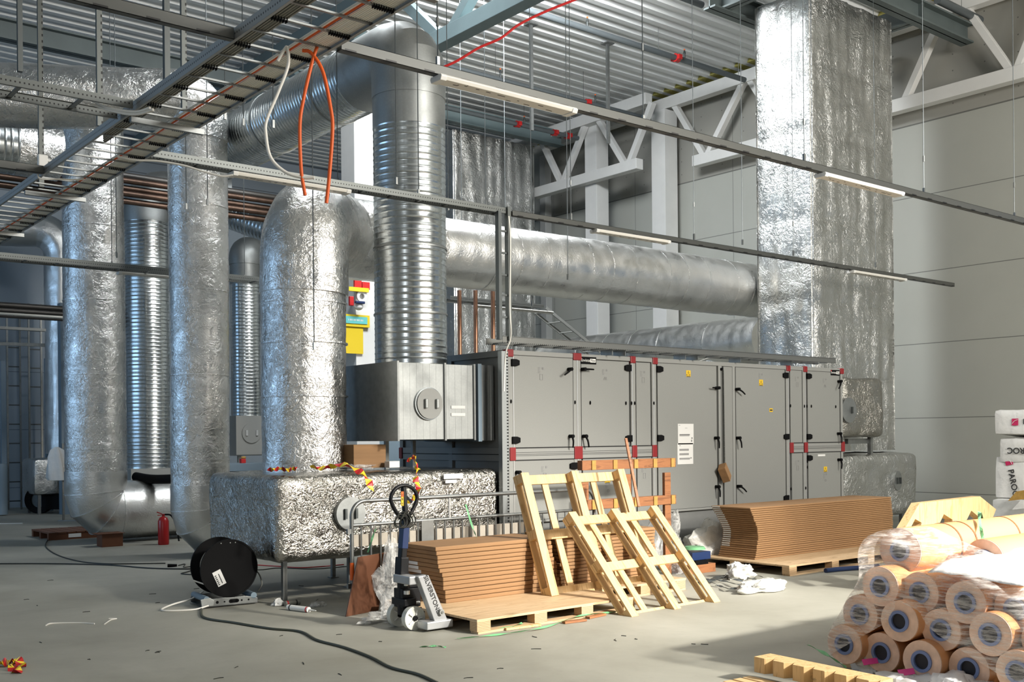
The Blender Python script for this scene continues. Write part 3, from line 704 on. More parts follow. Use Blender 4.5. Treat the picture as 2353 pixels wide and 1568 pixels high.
# second insulated run beyond the machine, with its branch
t = thing('insulated_duct', 'foil duct along the right wall seen under the long run, with a branch dropping down', 'duct', (16.6, 15, 2))
P = arc_path([(16.0, 18.6, 2.2), (16.0, 18.6, 3.35), (16.0, 12.2, 3.35)], .7, nseg=10)
mb = MB(); foil_tube(mb, P, .46, dn=.02, seed=6.6); mb.build('run', 'foil_smooth', t, 60)
p = PX(1650, 780, 16.0); mb = MB(); foil_tube(mb, [(16.0, p.y, 3.3), (16.0, p.y, 0.02)], .33, dn=.02, seed=7.6); mb.build('branch', 'foil', t, 60)
for y in (13.4, 14.6, 15.4, 16.2, 17.0): mb = MB(); band(mb, (16.0, y, 3.35), (0, 1, 0), .465); mb.build('wrap_seam', 'foil_tape', t, 60)
# ================================================================== AIR HANDLING UNIT
FY = 9.15; AX0, AX1, ABY, AZ0, AZ1 = 7.35, 13.82, 11.35, .62, 2.57
ahu = thing('air_handling_unit', 'long grey air handling unit with red corner caps and black door levers', 'machine', (10.5, 10.2, 0))
def fx(x): return PY(x, 950, FY).x
MB().box(AX0 + .03, AX1 - .03, FY + .03, ABY - .03, AZ0, AZ1 - .01).build('casing', 'ahu', ahu)
MB().box(AX0 + .04, AX1 - .04, FY + .05, ABY - .05, 0, AZ0).build('base_frame', 'ahu_base', ahu)
posts = [1173, 1322, 1330, 1455, 1503, 1811, 1849, 1934]
zr = 1.405
def profile(x0, x1, z0, z1, nm='frame_profile', y=FY): return MB().box(x0, x1, y - .006, y + .04, z0, z1).build(nm, 'ahu_frame', ahu, bev=.006)
profile(AX0, AX1, AZ1 - .055, AZ1)
profile(AX0, AX1, AZ0, AZ0 + .03)
for c, w in ((1173, .07), (1326, .12), (1455, .08), (1503, .08), (1655, .07), (1686, .06), (1809, .06), (1848, .07), (1934, .05)):
    x = fx(c); profile(x - w / 2, x + w / 2, AZ0, AZ1 - .05)
for c in (1179, 1326, 1452, 1501, 1811, 1850): x = fx(c); MB().box(x - .005, x + .005, FY - .012, FY - .004, AZ0, AZ1 - .06).build('bright_edge', 'ahu_edge', ahu)
for a, b in ((1180, 1500), (1815, 1932)):
    profile(fx(a), fx(b), 1.335, 1.47)
    mb = MB()
    for z in (1.385, 1.40, 1.42): mb.box(fx(a), fx(b), FY - .008, FY - .0065, z - .002, z + .002)
    for z in (1.335, 1.47): mb.box(fx(a), fx(b), FY - .009, FY - .0065, z - .004, z + .004)
    mb.build('rail_groove', 'gasket', ahu)
# left end frame
for y in (FY + .03, 10.25, ABY - .03): MB().box(AX0 - .004, AX0 + .04, y - .035, y + .035, AZ0, AZ1).build('end_profile', 'ahu_frame', ahu)
for z in (AZ0 + .03, 1.36, 1.44, AZ1 - .03): MB().box(AX0 - .003, AX0 + .04, FY, ABY, z - .035, z + .035).build('end_profile', 'ahu_frame', ahu)
MB().box(AX0 - .005, AX0 + .01, FY + .06, ABY - .06, 1.398, 1.402).build('rail_groove', 'gasket', ahu)
# red corner caps
def cap(x, z, w=.085, h=.085, y=FY): MB().box(x - w / 2, x + w / 2, y - .02, y + .05, z - h / 2, z + h / 2).build('corner_cap', 'red', ahu, bev=.008)
for c in (1172, 1326, 1454, 1505, 1811, 1850, 1934): cap(fx(c), AZ1 - .035, .13 if c == 1326 else .09)
for c in (1176, 1327, 1456, 1502, 1817, 1850, 1935): cap(fx(c), zr, .13 if c == 1327 else .085, .15)
mb = MB().box(AX0 - .02, AX0 + .05, ABY - .06, ABY + .01, zr - .07, zr + .07); mb.build('corner_cap', 'red', ahu, bev=.008)
mb = MB().box(AX0 - .02, AX0 + .04, FY - .015, FY + .06, AZ1 - .07, AZ1 + .004); mb.build('corner_cap', 'red', ahu, bev=.008)
# doors: (left px, right px, z0, z1)
doors = {}
def door(key, a, b, z0, z1, nm='door'):
    x0, x1 = fx(a), fx(b); mb = MB(); mb.box(x0, x1, FY - .004, FY + .03, z0, z1)
    d = mb.build(nm, 'ahu', ahu, bev=.004); doors[key] = d
    g = MB()
    for (p, q, r, s) in ((x0, x1, z1 - .004, z1), (x0, x1, z0, z0 + .004), (x0, x0 + .005, z0, z1), (x1 - .005, x1, z0, z1)): g.box(p, q, FY - .0056, FY - .0042, r, s)
    g.build('door_seal', 'gasket', d); return d
door('a', 1179, 1317, 1.475, 2.515); door('a2', 1180, 1318, .65, 1.33)
door('b', 1335, 1446, 1.475, 2.51); door('b2', 1337, 1447, .65, 1.33)
door('n1', 1461, 1495, 1.475, 2.51, 'service_panel'); door('n2', 1462, 1496, .65, 1.33, 'service_panel')
door('c', 1510, 1647, .65, 2.515); door('c2', 1662, 1683, .65, 2.515, 'service_panel'); door('d', 1690, 1804, .65, 2.515)
door('n3', 1815, 1843, 1.475, 2.515, 'service_panel'); door('n4', 1817, 1843, .65, 1.33, 'service_panel')
door('e', 1855, 1929, 1.475, 2.515); door('e2', 1855, 1930, .65, 1.33)
def lever(x, y, ang, d, L=.135):
    p = PY(x, y, FY - .03); a = math.radians(ang); dr = V((math.cos(a), 0, math.sin(a)))
    mb = MB(); mb.cyl((p.x, FY - .004, p.z), (p.x, FY - .075, p.z), .021, 14)
    q = V((p.x, FY - .062, p.z)); bend = V((0, -.012, 0))
    pts = [q - dr * .02, q + dr * .02, q + dr * L * .45 + bend, q + dr * L + bend * .6]
    mb.tube(smooth_path(pts, 4), .012, 8, rf=lambda S, i: .014 - .0004 * i)
    return mb.build('lever_handle', 'black', doors[d], 40)
for x, y, a, d in ((1309, 849, -148, 'a'), (1340, 849, 0, 'b'), (1312, 1003, -92, 'a'), (1343, 1003, -75, 'b'), (1648, 892, 180, 'c'), (1694, 895, -30, 'd'), (1646, 1007, -85, 'c'),
                   (1696, 1007, -78, 'd'), (1929, 877, -125, 'e'), (1928, 997, -85, 'e'), (1190, 1086, -95, 'a2'), (1929, 1057, -92, 'e2'), (1648, 1119, -85, 'c'), (1698, 1118, -35, 'd')): lever(x, y, a, d)
def hinge(x, y, d, s=1):
    p = PY(x, y, FY); mb = MB(); X = p.x; z = p.z
    mb.prism([(X - .055 * s, FY - .03, z - .04), (X + .01 * s, FY - .03, z - .04), (X + .055 * s, FY - .03, z - .026), (X + .055 * s, FY - .03, z + .026), (X + .01 * s, FY - .03, z + .04), (X - .055 * s, FY - .03, z + .04)], (0, .026, 0))
    mb.build('hinge', 'black', doors[d], bev=.004)
for x, y, d, s in ((1182, 834, 'a', 1), (1184, 1012, 'a', 1), (1441, 846, 'b', -1), (1443, 1008, 'b', -1), (1514, 849, 'c', 1), (1516, 1007, 'c', 1), (1803, 863, 'd', -1), (1805, 1004, 'd', -1),
                   (1857, 865, 'e', 1), (1858, 1004, 'e', 1), (1859, 1053, 'e2', 1), (1805, 1145, 'd', -1), (1316, 1071, 'b2', -1)): hinge(x, y, d, s)
for x, y, d in ((1173, 923, 'a'), (1320, 925, 'a'), (1355, 926, 'b'), (1437, 927, 'b'), (1450, 927, 'n1'), (1457, 927, 'n1'), (1501, 927, 'c'), (1815, 933, 'n3'), (1847, 934, 'n3'), (1853, 934, 'e'), (1863, 934, 'e'), (1919, 935, 'e'),
                (1816, 1124, 'n4'), (1850, 1122, 'n4'), (1854, 1061, 'e2'), (1854, 1074, 'e2')):
    p = PY(x, y, FY); MB().sphere((p.x, FY - .012, p.z), .010, 8, (1, 1, 2.4)).build('toggle', 'black', doors[d], 40)
# stickers
def sticker(x, y, w, h, mat, d, nm='sticker', yoff=.0068):
    p = PY(x, y, FY); return MB().box(p.x - w / 2, p.x + w / 2, FY - yoff, FY - .0042, p.z - h / 2, p.z + h / 2).build(nm, mat, doors[d])
def warning(x, y, d, w=.085):
    s = sticker(x, y, w, w, 'yellow', d, 'warning_sticker'); p = PY(x, y, FY); yy = FY - .0082; k = w / .085
    mb = MB(); mb.prism([(p.x - .018 * k, yy, p.z + .002), (p.x + .018 * k, yy, p.z + .002), (p.x, yy, p.z + .034 * k)], (0, .001, 0))
    for dx, ww in ((-.03, .014), (-.005, .008), (.022, .018)): mb.box(p.x + dx * k - ww / 2, p.x + dx * k + ww / 2, yy, yy + .001, p.z - .024 * k, p.z - .012 * k)
    mb.box(p.x - .036 * k, p.x + .036 * k, yy, yy + .001, p.z - .042 * k, p.z - .034 * k); mb.build('warning_print', 'ink', doors[d])
    mb = MB(); mb.prism([(p.x - .009 * k, yy - .0006, p.z + .007 * k), (p.x + .009 * k, yy - .0006, p.z + .007 * k), (p.x, yy - .0006, p.z + .026 * k)], (0, .0005, 0)); mb.build('warning_print', 'yellow', doors[d])
warning(1581, 859, 'c'); warning(1748, 880, 'd'); warning(1395, 1102, 'b2', .09); warning(1896, 1079, 'e2', .08)
sticker(1771, 943, .075, .05, 'yellow', 'd', 'warning_sticker')
p = PY(1771, 943, FY); MB().box(p.x - .028, p.x + .028, FY - .0078, FY - .0068, p.z - .010, p.z + .010).build('warning_print', 'ink', doors['d'])
def paper(x, y, d, w, h, lines):
    p = PY(x, y, FY); sticker(x, y, w, h, 'paper', d, 'paper_notice'); mb = MB()
    for i, (a, b, c, e) in enumerate(lines): mb.box(p.x - w / 2 + a * w, p.x - w / 2 + b * w, FY - .0076, FY - .0068, p.z + h / 2 - e * h, p.z + h / 2 - c * h)
    mb.build('notice_print', 'grey_ink', doors[d])
paper(1575, 998, 'c', .30, .265, [(.1, .75, .5, .57), (.1, .72, .58, .60), (.85, .93, .66, .74), (.45, .6, .2, .215), (.83, .9, .78, .88), (.05, .15, .06, .08)])
paper(1574, 1043, 'c', .30, .27, [(.12, .72, .27, .31), (.12, .72, .32, .36), (.12, .72, .48, .52), (.12, .72, .53, .57), (.12, .8, .70, .74), (.12, .78, .75, .78), (.82, .9, .68, .74), (.12, .2, .1, .13)])
def smallprint(x, y, d, k=1.0, glyph=0):
    p = PY(x, y, FY); mb = MB(); yy = FY - .0065
    for i in range(5): mb.box(p.x - .05 * k, p.x - (.012 + .008 * (i % 3)) * k, yy, yy + .001, p.z + (.028 - .014 * i) * k, p.z + (.033 - .014 * i) * k)
    mb.box(p.x + .012 * k, p.x + .036 * k, yy, yy + .001, p.z + .012 * k, p.z + .038 * k)
    z = p.z - .075 * k
    if glyph == 0:
        for a, b, c, e in ((-.022, .022, .03, .033), (-.022, .022, -.033, -.03), (-.022, -.019, -.033, .033), (.019, .022, -.033, .033)): mb.box(p.x + a * k, p.x + b * k, yy, yy + .001, z + c * k, z + e * k)
    elif glyph == 1:
        for i in range(4): mb.beam((p.x - .026 * k + i * .013 * k, yy + .0005, z + (.02 if i % 2 else -.02) * k), (p.x - .013 * k + i * .013 * k, yy + .0005, z + (-.02 if i % 2 else .02) * k), .001, .0035, (0, 0, 1))
    else: mb.ring((p.x, yy, z + .01), (0, 1, 0), .018 * k, .014 * k, .001, 12)
    mb.build('small_print', 'grey_ink', doors[d])
for x, y, d, g in ((1243, 852, 'a', 0), (1390, 856, 'b', 1), (1477, 860, 'n1', 0), (1748, 865, 'd', 1), (1831, 872, 'n3', 0), (1895, 876, 'e', 1), (1251, 1079, 'a2', 0), (1832, 1064, 'n4', 0), (1896, 1094, 'e2', 2), (1397, 1116, 'b2', 2), (1480, 1080, 'n2', 0)): smallprint(x, y, d, 1.0, g)
a = PY(1887, 1047, FY); MB().box(a.x - .09, a.x + .09, FY - .007, FY - .0045, a.z - .012, a.z + .016).build('masking_tape_label', 'paper', doors['e2'])
# name plates
def plate(x, y, w, h, d, sz):
    p = PY(x, y, FY); pl = MB().box(p.x - w / 2, p.x + w / 2, FY - .012, FY - .004, p.z - h / 2, p.z + h / 2).build('name_plate', 'black', doors[d])
    MB().box(p.x - w / 2, p.x - w / 2 + .012, FY - .0125, FY - .004, p.z + h / 2 - .03, p.z + h / 2).build('plate_corner', 'red_bright', doors[d])
    text('Envistar', 'plate_lettering', doors[d], (p.x - w * .18, FY - .0135, p.z), (1, 0, 0), (0, 0, 1), sz, 'white_plastic')
    MB().box(p.x + w * .1, p.x + w * .46, FY - .0130, FY - .0122, p.z - h * .26, p.z + h * .26).build('plate_field', 'white_plastic', doors[d])
    text('Flex', 'plate_lettering', doors[d], (p.x + w * .28, FY - .0142, p.z), (1, 0, 0), (0, 0, 1), sz * .9, 'ink')
plate(1351, 829, .25, .085, 'b', .05); plate(1918, 857, .22, .08, 'e', .045)
# cord gland with a coiled cord and the small carton hanging from it
p0 = PY(1656, 849, FY); p1 = PY(1665, 1069, FY - .05)
MB().cyl((p0.x, FY - .004, p0.z), (p0.x, FY - .03, p0.z), .02, 14).build('cord_gland', 'black', doors['c2'], 40)
n = 900; pts = []
for i in range(n + 1):
    f = i / n; c = V((p0.x, FY - .04, p0.z - .01)).lerp(p1, f); a = i * 2 * PI / 12; pts.append(c + V((.009 * math.cos(a), .009 * math.sin(a), 0)))
tag(MB().tube(pts, .0034, 5).build('coiled_cord', 'cable_black', smooth=60), 'coiled black cord hanging down the tall grey doors', 'cord')
mb = MB(); mb.M = Matrix.Translation(PY(1665, 1087, FY - .07)) @ Matrix.Rotation(math.radians(-32), 4, 'Y') @ Matrix.Rotation(.5, 4, 'Z'); mb.cbox(0, 0, 0, .15, .10, .21)
cb = mb.build('hanging_carton', 'card', bev=.003); tag(cb, 'small brown carton hanging tilted from the coiled black cord', 'carton')
# perforated upright and ladder at the machine's left corner
mb = MB(); mb.box(AX0 - .11, AX0 - .02, FY - .035, FY - .03, .05, 2.55); mb.box(AX0 - .112, AX0 - .108, FY - .035, FY + .03, .05, 2.55); mb.box(AX0 - .022, AX0 - .018, FY - .035, FY + .03, .05, 2.55)
tag(mb.build('perforated_tray', 'mesh_tray'), 'upright perforated cable tray at the left front corner of the machine', 'cable tray')
# ================================================================== CABLE LADDERS, LAMP RAILS
ZT = 4.08
def ladder(name, lab, p, q, side, wid, h=.07, pitch=.25, rails='perf', rung=.022, low=True, grp=None, rr='steel', start=.1):
    """two perforated side rails from p to q; side = unit vector across"""
    p, q, side = V(p), V(q), V(side); t = thing(name, lab, 'cable ladder', p.lerp(q, .5) - V((0, 0, h / 2)), grp)
    L = (q - p).length; d = (q - p) / L; up = d.cross(side).normalized()
    if up.z < -.1: up = -up
    for s in (0, 1):
        o = side * (wid * s); mb = MB(); mb.beam(p + o, q + o, .004, h, up)
        for e in (-1, 1): mb.beam(p + o + up * (e * h / 2) + side * (.009 if s == 0 else -.009), q + o + up * (e * h / 2) + side * (.009 if s == 0 else -.009), .02, .003, up)
        mb.build('side_rail', rails, t)
    a = start
    while a < L:
        c = p + d * a - up * (h / 2 - .014); MB().beam(c + side * .006, c + side * (wid - .006), rung, .012, up).build('rung', rr, t); a += pitch
    return t
LX0, LX1 = 2.75, 3.31
big = ladder('cable_ladder', 'wide main cable ladder running diagonally across the upper left, full of white cables', (LX0, 4.02, ZT), (LX0, 16.5, ZT), (1, 0, 0), LX1 - LX0, .07, .25, 'perf_light')
# black ties on the rungs
y = 4.12; k = 0
while y < 16.4:
    if k % 2 == 0:
        mb = MB()
        for i in range(9): mb.cbox(LX1 - .02 - i * .016, y, ZT - .026, .005, .028, .03)
        if y < 8.4:
            for i in range(6): mb.cbox(LX0 + .035 + i * .018, y, ZT - .026, .005, .028, .03)
        mb.build('cable_tie', 'black', big)
    y += .25; k += 1
# cables lying on it
def cable(pts, r, mat, lab, grp=None, n=6, name='cable', cat='cable'):
    o = MB().tube(pts, r, n).build(name, mat, smooth=60); tag(o, lab, cat, grp); return o
def wob(x, z, y0, y1, a=.006, sd=0):
    k = int((y1 - y0) / .35); return [(x + a * noise.noise(V((sd, y0 + (y1 - y0) * i / k, 0))), y0 + (y1 - y0) * i / k, z + a * .5 * noise.noise(V((sd + 9, i * .4, 0)))) for i in range(k + 1)]
for i in range(10): cable(wob(LX1 - .022 - i * .0155, ZT - .012, 3.7, 16.2, .004, i * 3), .0062, 'cable_white', 'white cable strapped along the right side of the main ladder', 'white cables on the main ladder')
cable(wob(LX1 - .185, ZT - .010, 3.7, 16.2, .006, 77), .0075, 'orange', 'single orange cable at the edge of the white bundle on the main ladder')
cable(wob(LX1 - .205, ZT - .008, 3.7, 16.2, .01, 99), .009, 'cable_white', 'thick white cable beside the orange one on the main ladder')
for i in range(6): cable(wob(LX0 + .035 + i * .019, ZT - .010, 3.7, 8.6 + i * .06, .004, i * 5 + 40), .0085, 'cable_grey', 'grey cable strapped along the left side of the main ladder', 'grey cables on the main ladder')
# rails crossing / joining the ladder (run towards the right wall)
def rail(name, lab, x0, x1, y, z, h=.06, w=.055, grp=None, mat='rail'):
    mb = MB(); mb.box(x0, x1, y - w / 2, y - w / 2 + .003, z, z + h); mb.box(x0, x1, y + w / 2 - .003, y + w / 2, z, z + h); mb.box(x0, x1, y - w / 2, y + w / 2, z, z + .003)
    mb.box(x0, x1, y - w / 2, y - w / 2 + .014, z + h - .003, z + h); mb.box(x0, x1, y + w / 2 - .014, y + w / 2, z + h - .003, z + h)
    # slots in the underside
    o = mb.build(name, mat); tag(o, lab, 'lamp rail', grp); return o
Y1 = 5.8; r1 = rail('lamp_rail', 'nearest slotted lamp rail, running from the main ladder across the top right', LX1 + .02, 14.5, Y1, ZT - .05, .065, .06)
Y2 = 9.0
lad2 = ladder('cable_ladder', 'narrow cable ladder branching from the main ladder past the thick foil duct', (LX1 + .02, Y2, ZT), (7.28, Y2, ZT), (0, 1, 0), .16, .06, .34)
r2 = rail('lamp_rail', 'second slotted lamp rail, ending free in front of the right wall', 7.30, PY(2190, 655, Y2).x, Y2, ZT - .05, .06, .055)
Y0 = 7.78
lad0 = ladder('cable_ladder', 'perforated cable ladder entering from the left edge under the roof', (-1.5, Y0, ZT), (LX0 - .02, Y0, ZT), (0, 1, 0), .34, .06, .42, rung=.03)
r0 = rail('lamp_rail', 'slotted rail from the top left joining the main ladder near the orange loop', -1.0, LX0 - .01, 6.07, ZT - .04, .07, .05)
r3 = rail('lamp_rail', 'short slotted rail at the left edge with a white junction box', -1.0, LX0 - .01, 10.16, ZT - .04, .07, .05)
for x, y in ((LX0, 5.0),): pass
# cross supports under the main ladder
for y, lab in ((7.95, 'steel cross support under the main ladder beside the hanging white cable'), (10.9, 'steel cross support under the main ladder at its middle'), (13.2, 'steel cross support under the main ladder near its far end'), (4.75, 'steel cross support under the main ladder at the top edge')):
    mb = MB(); mb.box(LX0 + .02, LX1 + .03, y - .02, y + .02, ZT - .085, ZT - .045); tag(mb.build('cross_support', 'steel'), lab, 'bracket')
# far ladder
Y4 = 15.5
lad4 = ladder('cable_ladder', 'far cable ladder running behind the foil risers at the left', (-2.5, Y4, 4.09), (7.6, Y4, 4.09), (0, -1, 0), .30, .07, .42)
# white lamps (battens)
def lamp(lab, xa, xb, y, z, w=.13, body='lamp', grp=None, back=False):
    t = thing('batten_lamp', lab, 'lamp', ((xa + xb) / 2, y, z - .05)); L = xb - xa
    mb = MB(); sec = [(-w / 2, -.012), (-w / 2 + .012, -.035), (w / 2 - .012, -.035), (w / 2, -.012), (w / 2 - .01, 0), (-w / 2 + .01, 0)]
    mb.prism([(xa + .03, y + a, z + b) for a, b in sec], (L - .06, 0, 0)); mb.build('housing', body, t, bev=.003)
    for x0, s in ((xa, 1), (xb, -1)):
        mb = MB(); mb.prism([(x0, y + a * 1.05, z + b * 1.2) for a, b in sec], (.05 * s, 0, 0)); mb.build('end_cap', 'white_plastic', t, bev=.004)
    mb = MB(); rnd = random.Random(int(xa * 100)); x = xa + .14
    while x < xb - .14:
        l = rnd.uniform(.012, .07); v = rnd.uniform(-.035, .035)
        mb.box(x, x + l, y + v - .003, y + v + .004, z - .0365, z - .0352); 
        if rnd.random() < .4: mb.box(x + l - .005, x + l, y + v - .02, y + v, z - .0365, z - .0352)
        x += l + rnd.uniform(.02, .09)
    mb.build('gear_detail', 'ink', t)
    return t
def lampx(lab, px0, px1, y, z=ZT - .05, **k): return lamp(lab, PY(px0, 400, y).x, PY(px1, 400, y).x, y, z, **k)
lampx('large white batten lamp under the nearest rail, left of centre', 1003, 1316, Y1)
lampx('white batten lamp under the nearest rail in front of the big foil riser', 1884, 2066, Y1)
lampx('white batten lamp under the narrow ladder beside the hanging orange cables', 530, 800, Y2 + .02)
lampx('white batten lamp under the second rail above the middle of the machine', 1362, 1532, Y2)
lampx('white batten lamp under the second rail near its free end', 1952, 2074, Y2)
lampx('white batten lamp under the far ladder between the foil risers', 268, 396, Y4 - .1, 4.04)
p = D(185, -4, 6.6); lamp('white batten lamp cut by the top left corner of the picture', p.x - 1.25, p.x + .05, p.y, p.z + .04)
p = D(150, 728, 19); lamp('long white strip lamp low at the left edge', p.x - 5, p.x, p.y, p.z)
# vertical ladder and tray above the machine
VX0, VX1 = PY(1146, 640, Y2).x, PY(1168, 640, Y2).x
t = thing('cable_ladder', 'short upright cable ladder dropping from the second rail to the machine', 'cable ladder', ((VX0 + VX1) / 2, Y2, 2.7))
MB().box(VX0 - .02, VX0 + .02, Y2 - .03, Y2 + .03, 2.66, ZT - .02).build('side_rail', 'steel_dark', t)
MB().box(VX1 - .022, VX1 + .022, Y2 - .03, Y2 + .03, 2.66, ZT + .04).build('side_rail', 'perf_v', t)
for z in (2.9, 3.14, 3.36, 3.6, 3.84): MB().box(VX0, VX1, Y2 - .012, Y2 + .012, z, z + .02).build('rung', 'steel_dark', t)
TX0, TX1 = PY(1147, 790, 9.06).x, PY(1912, 832, 9.06).x
t = thing('cable_ladder', 'perforated cable tray lying along the top edge of the machine', 'cable tray', ((TX0 + TX1) / 2, 9.2, 2.6))
for y in (9.0, 9.3): MB().box(TX0, TX1, y - .002, y + .002, 2.63, 2.70).build('side_rail', 'perf2', t)
MB().box(TX0, TX1, 8.985, 9.0, 2.70, 2.703).build('rail_lip', 'steel', t)
x = TX0 + .1
while x < TX1: MB().box(x, x + .03, 9.0, 9.3, 2.635, 2.65).build('rung', 'steel', t); x += .3
for c in (1405, 1435, 1573, 1602, 1700, 1818): X = PY(c, 820, 9.06).x; MB().box(X, X + .012, 9.05, 9.25, 2.57, 2.64).build('tray_foot', 'steel', t)
for i in range(4): cable([(TX0 + .15 + i * .02, 9.08 + i * .03, 2.655)] + [(TX0 + .15 + k * .4, 9.08 + i * .03 + .01 * math.sin(k + i), 2.658) for k in range(1, 15)], .007, 'cable_white', 'pale cable lying in the tray on top of the machine', 'cables in the machine top tray')
q = [D(1157, 500, 11.6), D(1163, 560, 11.6), D(1160, 700, 11.6), D(1163, 775, 11.6), D(1152, 815, 11.55), D(1153, 900, 11.5)]
cable(smooth_path([(p.x, 8.97, p.z) for p in q]), .009, 'cable_white', 'white cable coming down the upright ladder to the machine')
q = [PY(1600, 833, 9.4), PY(1640, 820, 9.4), PY(1680, 812, 9.4), PY(1700, 822, 9.4), PY(1696, 833, 9.4)]
cable(smooth_path(q), .008, 'cable_white', 'looped pale cable end above the middle of the machine')

# ================================================================== HANGING CABLES
def hang(px, d, r, mat, lab, name='cable'):
    ds = d if isinstance(d, (list, tuple)) else [d] * len(px)
    return cable(smooth_path([D(x, y, dd) for (x, y), dd in zip(px, ds)], 8), r, mat, lab, n=8, name=name)
hang([(695, 116), (715, 122), (742, 165), (760, 250), (764, 300), (757, 400), (750, 467)], 6.6, .0115, 'orange', 'orange cable loop end hanging from the main ladder, right strand')
hang([(733, 96), (718, 140), (697, 230), (689, 290), (692, 390), (701, 449)], 6.6, .0115, 'orange', 'orange cable loop end hanging from the main ladder, left strand')
hang([(638, 140), (655, 112), (660, 112), (662, 150), (640, 210), (613, 275), (611, 310), (622, 362), (655, 395), (695, 408), (722, 408)], 6.6, .0105, 'cable_white', 'white cable hanging in a long loop from the main ladder')
hang([(270, 360), (310, 368), (360, 370), (420, 380), (470, 395), (510, 405), (535, 402)], 9.0, .009, 'cable_white', 'white cable running from the main ladder to the lamp by the middle riser')
hang([(20, 195), (110, 200), (190, 222), (250, 248), (310, 257), (345, 248)], [7.9, 7.85, 7.8, 7.7, 7.6, 7.5], .010, 'cable_white', 'white cables sweeping out of the left ladder on to the main ladder, front one')
hang([(20, 205), (120, 208), (190, 232), (255, 254), (310, 263), (352, 252)], [7.9, 7.85, 7.8, 7.7, 7.6, 7.5], .010, 'cable_white', 'white cables sweeping out of the left ladder on to the main ladder, rear one')
hang([(86, 395), (92, 410), (130, 412), (190, 412), (215, 398), (235, 385)], [9.7, 9.7, 9.8, 9.9, 10, 10], .008, 'cable_white', 'white cable running from the junction box along the rungs at the left')
p = D(98, 370, 9.7); t = thing('junction_box', 'white junction box standing on the short left rail', 'junction box', p - V((0, 0, .06)))
MB().cbox(p.x, p.y, p.z, .085, .05, .11).build('housing', 'white_plastic', t, bev=.01); MB().cyl(p + V((.04, 0, .01)), p + V((.09, 0, .01)), .012).build('cable_gland', 'white_plastic', t)
hang([(1010, 158), (1050, 140), (1100, 110), (1150, 88), (1190, 58), (1250, 28), (1340, -8)], 9.5, .012, 'red_bright', 'red cable slung under the roof deck from the tray to the top edge', 'cable')

# ================================================================== HANGER RODS
def rod(lab, x0, y0, x1, y1, d, r=.004, clip=True, mat='rod', grp=None, joint=None):
    """rod seen from (x0,y0) to (x1,y1); its lower end at distance d; hangs plumb"""
    b = D(x1, y1, d); z1 = CZ if y0 <= 0 else None
    if z1 is None:
        a = D(x0, y0, d); z1 = a.z
    t = thing('hanger_rod', lab, 'hanger', (b.x, b.y, b.z), grp)
    MB().cyl((b.x, b.y, b.z), (b.x, b.y, z1), r, 6).build('rod', mat, t)
    if clip: MB().cbox(b.x, b.y, b.z + .02, .022, .02, .075).build('clip', 'steel', t)
    if joint: a = D(x1, joint, d); MB().cyl((b.x, b.y, a.z - .03), (b.x, b.y, a.z + .03), r * 2.2, 8).build('coupling', 'steel', t)
    return t
def onrail(px, Y): p = PY(px, 400, Y); return (p - ORG).dot(FW)
for px, y1, Y, j, lab in ((1478, 282, Y1, 108, 'thin wire hanger to the nearest rail left of the corner trusses'), (1848, 368, Y1, 280, 'thin wire hanger to the nearest rail in front of the big foil riser'),
                          (2123, 445, Y1, 365, 'thin wire hanger to the nearest rail over the right wall'), (2331, 500, Y1, 425, 'thin wire hanger to the nearest rail at the right edge'),
                          (1006, 150, Y1, 50, 'thin wire hanger to the nearest rail beside the bare duct elbow')): rod(lab, px, 0, px, y1, onrail(px, Y), .0045, True, 'rod', None, j)
for px, y1, Y, j, lab in ((1312, 502, Y2, 420, 'thin wire hanger to the second rail left of the upright machine ladder'), (1595, 548, Y2, 470, 'thin wire hanger to the second rail over the long foil run'),
                          (1823, 585, Y2, 515, 'thin wire hanger to the second rail in front of the big foil riser'), (2012, 612, Y2, None, 'thin wire hanger to the second rail at its last lamp')): rod(lab, px, 0, px, y1, onrail(px, Y), .0045, True, 'rod', None, j)
for px, y1, d, lab in ((722, 800, 10.6, 'long thin rod hanging in front of the thick foil duct'), (962, 448, 11.0, 'thin rod hanging in front of the bare spiral riser'), (911, 420, 11.2, 'thin rod ending with a nut on the bare spiral riser'),
                       (628, 290, 9.9, 'thin rod behind the hanging white loop'), (517, 270, 9.2, 'thin rod beside the middle foil riser head'), (559, 285, 11.5, 'dark rod beside the horizontal spiral run'),
                       (428, 478, 13.2, 'thin rod ending on the left of the middle riser'), (477, 468, 13.2, 'thin rod ending on the right of the middle riser'), (1030, 480, 13, 'thin rod right behind the bare spiral riser'),
                       (1116, 470, 16, 'pale thin rod over the rear foil riser'), (257, 610, 15.3, 'dark thin rod on the leftmost foil riser'), (268, 590, 15.3, 'second dark thin rod on the leftmost foil riser'),
                       (562, 640, 17.0, 'rod carrying the far ladder in the gap by the slim riser'), (776, 420, 12.2, 'thin rod between the orange strands and the bare duct'), (1706, 560, 15, 'thin pale rod left of the big foil riser'), (1223, 700, 15, 'thin rod in front of the rear foil riser'),
                       (1305, 640, 14, 'faint thin rod behind the second rail')):
    rod(lab, px, 0, px, y1, d, .0055 if d > 9.5 else .004, True)
